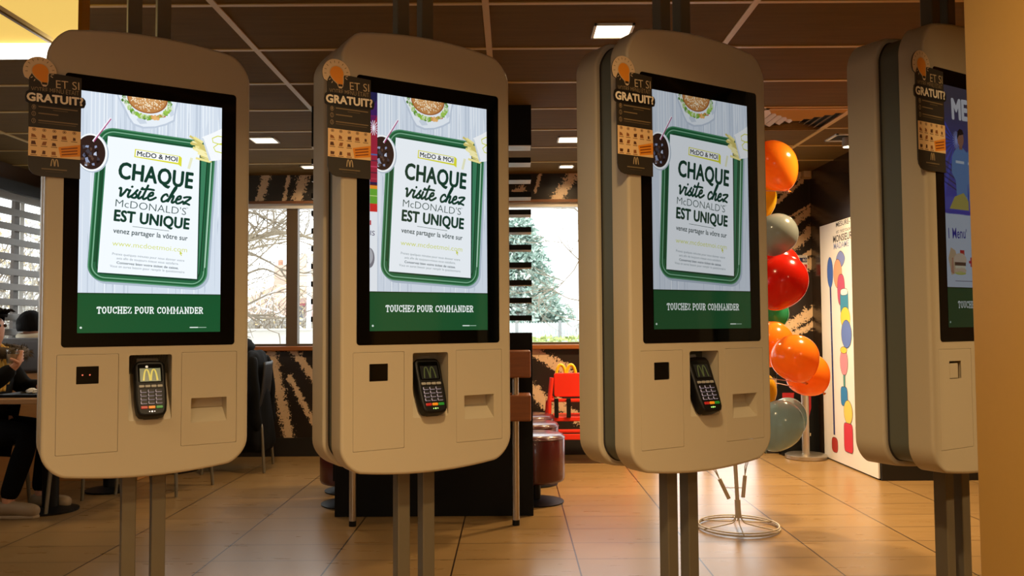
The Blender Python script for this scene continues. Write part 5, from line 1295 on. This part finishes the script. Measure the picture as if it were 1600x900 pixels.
for s_, sg in (('R', -1), ('L', 1)):
    for k in range(4):
        y = sg * (.125 - .019 * k); J2['h%s%da' % (s_, k)] = ((.365, y, .722), .0095); J2['h%s%db' % (s_, k)] = ((.40, y * .95, .722), .0085); J2['h%s%dc' % (s_, k)] = ((.425, y * .9, .705), .0075); E2 += [('pa' + s_, 'h%s%da' % (s_, k)), ('h%s%da' % (s_, k), 'h%s%db' % (s_, k)), ('h%s%db' % (s_, k), 'h%s%dc' % (s_, k))]
    J2['th' + s_] = ((.335, sg * .062, .715), .011); J2['ti' + s_] = ((.365, sg * .045, .705), .0085); E2 += [('pa' + s_, 'th' + s_), ('th' + s_, 'ti' + s_)]
def face2(co):
    if co.z < 1.08: return co
    for c, d, rad in (((.10, 0, 1.185), (.028, 0, -.004), .017), ((.01, -.075, 1.195), (0, -.016, 0), .018), ((.01, .075, 1.195), (0, .016, 0), .018), ((.09, 0, 1.12), (.01, 0, 0), .02)): co = bump_to(co, c, d, rad)
    return co
skin_mesh('body', J2, E2, M_skin, t, 2, 0, face2)
J = J2
skin_mesh('pullover', grown(['pelvis', 'belly', 'chest', 'neckb', 'shR', 'elR', 'wrR', 'shL', 'elL', 'wrL'], .02), [e for e in E2 if all(k in ('pelvis', 'belly', 'chest', 'neckb', 'shR', 'elR', 'wrR', 'shL', 'elL', 'wrL') for k in e)], mat('pullover_navy', rgb(40, 48, 96), .8), t)
skin_mesh('trousers', grown(K2, .014), [e for e in E2 if e[0] in K2 and e[1] in K2], mat('trousers_black', rgb(8, 8, 9), .9, spec=.1), t)
mb = MB(); mb.tube([(.0 + .078 * cos(a), .080 * sin(a), 1.13 + .012 * cos(a)) for a in [2 * pi * i / 24 for i in range(24)]], .026, 10, closed=True); mb.build('collar', mat('collar_cream', rgb(226, 214, 190), .8), t, smooth=True)
hair_cap(t, (.006, 0, 1.222), .104, .092, .108, M_hair)

# ------------------------------------------------------------------ outside
M_ground = mat('pale_forecourt', rgb(226, 226, 224), .8, noise=(2, .05, (1, 1, 1)))
structure(MB().box(-70, 70, YB + .2, 95, -.30, -.10).build('ground', M_ground))
structure(MB().box(-70, -4.62, -10, YB + .2, -.30, -.10).build('ground', M_ground))

def bare_tree(label, base, limbs, twigs, seed, name='bare_tree', bark=None, r0=.12, group='bare trees outside', spread=1.0, depth=3):
    r = random.Random(seed); t = thing(name, label, 'tree', tuple(base), 0, group)
    bark = bark or mat('tree_bark', rgb(140, 128, 110), .8)
    def twig(mb, p, d, L, rad, lev):
        pts = [p]; n = 5
        for i in range(n):
            d = (d + Vector((r.gauss(0, .16), r.gauss(0, .16), r.gauss(0, .14) + .02)) * spread).normalized(); pts.append(pts[-1] + d * L / n)
        mb.tube([tuple(q) for q in pts], [rad * (1 - .75 * i / n) for i in range(n + 1)], 4 if lev < depth - 1 else 5, caps=False)
        if lev > 0:
            for k in range(r.randint(3, 5)):
                i = r.randint(1, n); ax = Vector((r.gauss(0, 1), r.gauss(0, 1), r.gauss(0, .8))).normalized(); twig(mb, pts[i], (d + ax * .9).normalized(), L * r.uniform(.45, .7), max(rad * .55, .004), lev - 1)
    tr_ = MB()
    for pts, rad in limbs:
        P = smooth_path([Vector(q) - Vector(base) for q in pts], 5); tr_.tube([tuple(q) for q in P], [rad * (1 - .55 * i / (len(P) - 1)) for i in range(len(P))], 8)
    tr_.build('trunk', bark, t, smooth='auto')
    cr_ = MB()
    for (p, d, L, rad, lev) in twigs: twig(cr_, Vector(p) - Vector(base), Vector(d).normalized(), L, rad, lev)
    for pts, rad in limbs:
        P = smooth_path([Vector(q) - Vector(base) for q in pts], 5)
        for i in range(len(P) // 3, len(P), 2):
            for k in range(2): twig(cr_, P[i], Vector((r.gauss(0, 1), r.gauss(0, .6), r.gauss(.1, .9))).normalized(), r.uniform(.7, 1.5), rad * .28, 2)
    cr_.build('branches', bark, t); return t
YT = 12.5
tp = at(318, 560, YT); b0 = Vector((tp.x, YT, -.1))
L1 = [tuple(at(330, 440, YT)), tuple(at(372, 384, YT)), tuple(at(404, 371, YT)), tuple(at(436, 364, YT)), tuple(at(462, 366, YT)), tuple(at(492, 374, YT))]
L2 = [tuple(b0), tuple(at(322, 470, YT)), tuple(at(330, 400, YT)), tuple(at(352, 330, YT)), tuple(at(372, 250, YT))]
L3 = [tuple(at(345, 340, YT)), tuple(at(390, 332, YT)), tuple(at(425, 345, YT)), tuple(at(452, 352, YT))]
L4 = [tuple(at(328, 430, YT)), tuple(at(372, 432, YT)), tuple(at(410, 420, YT)), tuple(at(440, 432, YT))]
bare_tree('bare tree whose thick limb crosses the left window of the back wall', b0, [(L2, .13), (L1, .042), (L3, .022), (L4, .022)], [], 3)
q = Vector((at(481, 500, 15).x, 15, -.1)); top = at(480, 330, 15)
bare_tree('slim pale birch beyond the left window, close to the second kiosk', q, [([tuple(q), (q.x + .02, 15, 2.0), (top.x, 15, 4.2)], .055)], [((q.x, 15, 2.2), (.6, 0, .8), 1.2, .014, 2), ((q.x, 15, 2.8), (-.6, 0, .7), 1.2, .013, 2)], 9, 'birch_tree', mat('birch_bark', rgb(226, 228, 232), .7))
q = Vector((at(935, 500, 16).x, 16, -.1))
bare_tree('thin bare tree to the right of the conifer', q, [([tuple(q), (q.x - .05, 16, 1.6), (q.x - .2, 16, 3.0), (q.x - .25, 16, 4.4)], .06)], [((q.x - .1, 16, 1.5), (-.8, 0, .5), 1.3, .016, 3), ((q.x - .15, 16, 2.2), (-.7, 0, .7), 1.3, .016, 3), ((q.x - .1, 16, 1.2), (-.9, .2, .3), 1.0, .014, 3)], 5)
# tangled shrubs behind the side and back windows
def twiggy_shrub(label, c, w_, h_, n, seed, cols, group):
    r = random.Random(seed); t = thing('bare_shrub', label, 'shrub', tuple(c), 0, group); mbs = [MB(), MB()]
    for k in range(n):
        p = Vector((r.uniform(-w_, w_), r.uniform(-w_, w_) * .7, r.uniform(0, h_ * .3))); d = Vector((r.gauss(0, .5), r.gauss(0, .5), 1)).normalized(); pts = [p]
        for i in range(5): d = (d + Vector((r.gauss(0, .35), r.gauss(0, .35), r.gauss(0, .3)))).normalized(); pts.append(pts[-1] + d * h_ * r.uniform(.12, .22))
        mbs[k % 2].tube([tuple(q) for q in pts], [.016 - .0024 * i for i in range(6)], 4, caps=False)
    mbs[0].build('branches', cols[0], t); mbs[1].build('branches', cols[1], t)
    lf = MB()
    for k in range(n * 3):
        p = Vector((r.uniform(-w_, w_), r.uniform(-w_, w_) * .7, r.uniform(.1, h_ * 1.0))); a = Vector((r.gauss(0, 1), r.gauss(0, 1), r.gauss(0, 1))).normalized(); b = a.orthogonal().normalized(); s_ = r.uniform(.02, .05); lf.add([tuple(p - a * s_), tuple(p + b * s_ * .5), tuple(p + a * s_), tuple(p - b * s_ * .5)], [(0, 1, 2, 3)])
    lf.build('leaves', mat('dry_leaf', rgb(196, 176, 132), .8), t); return t
tw = (mat('twig_brown', rgb(118, 104, 86), .8), mat('twig_grey', rgb(160, 152, 138), .8))
for i, (x, y, w_, h_, lab) in enumerate(((-5.55, 9.1, .55, 2.5, 'leafless shrub right outside the slatted screen, nearest the kiosk'), (-6.75, 10.9, .7, 2.9, 'leafless brown shrub farther off behind the slats'), (-8.3, 12.9, .8, 3.0, 'leafless shrub farthest away behind the slats, towards the picture edge'))):
    twiggy_shrub(lab, (x, y, -.1), w_, h_, 150, 20 + i, tw, 'leafless shrubs outside')
for i, (px, Y, h_, w_, lab) in enumerate(((402, 17, 2.2, .9, 'pale ivy-grown shrub low in the left window, beside the first kiosk'), (428, 18.5, 1.9, .8, 'pale leafless shrub in the left window, just left of the mullion'))):
    p = at(px, 505, Y); twiggy_shrub(lab, (p.x, Y, .0), w_, h_, 120, 40 + i, tw, 'leafless shrubs outside')
# garden wall, white wall, house
p0, p1 = at(330, 500, 21), at(520, 500, 21); t = thing('garden_wall', 'dark grey stone wall outside the left window, in front of the house', 'wall', ((p0.x + p1.x) / 2, 21, -.1)); hw = (p1.x - p0.x) / 2
MB().box(-hw, hw, 0, .3, 0, 1.42).build('stones', mat('grey_stone', rgb(150, 146, 142), .8, noise=(9, .35, (1, 1, 2.4))), t); MB().box(-hw, hw, -.04, .34, 1.42, 1.48).build('coping', mat('coping_stone', rgb(186, 182, 176), .8), t)
p0, p1 = at(330, 500, 13.8), at(520, 500, 13.8); t = thing('white_wall', 'low white rendered wall outside the left window', 'wall', ((p0.x + p1.x) / 2, 13.8, -.1)); hw = (p1.x - p0.x) / 2
MB().box(-hw, hw, 0, .2, 0, 1.22).build('render', M_white, t); MB().box(-hw, hw, -.03, .23, 1.22, 1.25).build('coping', M_white, t)
YH = 30; p0, p1 = at(452, 470, YH), at(560, 470, YH)
t = thing('house', 'distant house with tiled roof and pinkish wall beyond the left window', 'house', ((p0.x + p1.x) / 2, YH, -.1)); hw = (p1.x - p0.x) / 2; ze = at(452, 460, YH).z + .1; zr_ = at(452, 426, YH).z + .1
MB().box(-hw, hw, 0, 5, 0, ze).build('walls', mat('pinkish_render', rgb(206, 178, 170), .8), t)
mb = MB(); mb.prism([(-.4, ze - .15), (5.4, ze - .15), (2.5, zr_ + .9)], -hw - .2, hw + .2, plane='yz'); mb.build('roof', mat('roof_tiles', rgb(190, 168, 148), .8, noise=(14, .25, (1, 6, 6))), t)
for x in (-.9, .8):
    f = MB(); f.box(x - .45, x + .45, -.05, .02, .9, 2.1); wf = f.build('window', mat('dark_red_shutter', rgb(150, 82, 86), .7), t); MB().box(x - .2, x + .2, -.06, -.05, 1.0, 2.0).build('pane', mat('house_pane', rgb(90, 92, 98), .2), wf)
p0 = at(433, 420, 37); t = thing('house', 'far brick house gable with a chimney, left of the dark mullion', 'house', (p0.x, 37, -.1))
mb = MB(); mb.prism([(-1.5, 0), (1.5, 0), (1.5, at(433, 466, 37).z), (0, at(433, 440, 37).z), (-1.5, at(433, 466, 37).z)], 0, 5, plane='xz'); mb.build('walls', mat('faded_brick', rgb(196, 168, 152), .8), t)
zc0, zc1 = at(433, 445, 37).z, at(433, 408, 37).z; MB().box(-.42, .42, 1, 1.7, zc0, zc1).build('chimney', mat('faded_brick', rgb(196, 168, 152), .8), t)
for x in (-.22, .22): mb = MB(); mb.lathe([(.11, zc1), (.13, zc1 + .25)], 12, at=(x, 1.35, 0)); mb.build('chimney_pot', mat('clay_pot', rgb(190, 140, 116), .8), t)
# conifer
YC = 20.0; base = at(812, 560, YC); ztop = at(815, 332, YC).z; H_ = ztop + .1
t = thing('conifer', 'large pale blue-green conifer filling the middle window', 'tree', (base.x, YC, -.1)); r = random.Random(12)
mb = MB(); mb.tube([(0, 0, 0), (0, 0, H_ * .95)], [.14, .02], 10); mb.build('trunk', mat('tree_bark', rgb(140, 128, 110), .8), t)
fol = [MB(), MB()]
for k in range(460):
    z = H_ * (.06 + .92 * (k / 460)); a = r.uniform(0, 2 * pi); R = (1 - z / H_) ** .82 * 1.75 * r.uniform(.72, 1.08) + .12; droop = r.uniform(-.12, .12)
    d = Vector((cos(a), sin(a), 0))
    for i in range(int(10 + 26 * R)):
        s_ = r.uniform(.35, 1.0); p = d * R * s_ + Vector((r.gauss(0, .07), r.gauss(0, .07), z + droop * s_ - .18 * s_ * s_ + r.gauss(0, .05)))
        u = (d * r.uniform(.3, 1) + Vector((r.gauss(0, .6), r.gauss(0, .6), r.gauss(.1, .5)))).normalized(); v = u.orthogonal().normalized(); v = (v * cos(i) + u.cross(v) * sin(i)); L = r.uniform(.09, .18); w_ = L * .24
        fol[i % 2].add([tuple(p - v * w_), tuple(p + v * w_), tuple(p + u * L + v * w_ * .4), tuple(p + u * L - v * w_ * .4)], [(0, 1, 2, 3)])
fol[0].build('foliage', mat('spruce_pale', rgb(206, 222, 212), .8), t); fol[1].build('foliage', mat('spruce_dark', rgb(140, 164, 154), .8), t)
# wire fence and low hedge in the middle window
YW = 17.0; p0, p1 = at(740, 520, YW), at(1010, 520, YW); t = thing('wire_fence', 'pale wire mesh fence in front of the conifer', 'fence', (p0.x, YW, -.1)); Lf = p1.x - p0.x; zt2 = at(860, 503, YW).z + .1
for k in range(5): MB().box(Lf * k / 4 - .03, Lf * k / 4 + .03, -.03, .03, 0, zt2 + .03).build('post', mat('fence_grey', rgb(150, 154, 154), .6), t)
mb = MB()
for k in range(60): x = Lf * k / 60; mb.box(x - .008, x + .008, -.008, .008, 0, zt2)
for k in range(9): z = zt2 * (k + .9) / 9.9; mb.box(0, Lf, -.009, .009, z - .008, z + .008)
mb.build('mesh_panel', mat('fence_pale', rgb(206, 212, 212), .6), t)
MB().box(0, Lf, .25, .40, 0, zt2 - .02).build('screen_strip', mat('fence_screen', rgb(214, 220, 218), .8), t)
YG = 10.5; p0, p1 = at(790, 535, YG), at(960, 535, YG); zt3 = at(860, 531, YG).z
t = thing('low_hedge', 'low yellow-green hedge just outside the middle window', 'hedge', ((p0.x + p1.x) / 2, YG, -.1)); hw = (p1.x - p0.x) / 2
mb = MB(); mb.box(-hw, hw, -.2, .2, 0, zt3 - .0); mb.build('core', mat('hedge_core', rgb(120, 136, 78), .9), t)
mb = MB()
for k in range(2600):
    p = Vector((r.uniform(-hw, hw), r.uniform(-.26, .26), r.uniform(zt3 * .5, zt3 + .14))); u = Vector((r.gauss(0, 1), r.gauss(0, 1), r.gauss(0, 1))).normalized(); v = u.orthogonal().normalized(); L = r.uniform(.025, .05); mb.add([tuple(p - u * L), tuple(p + v * L * .5), tuple(p + u * L), tuple(p - v * L * .5)], [(0, 1, 2, 3)])
mb.build('leaves', mat('hedge_leaf', rgb(186, 200, 128), .8), t)
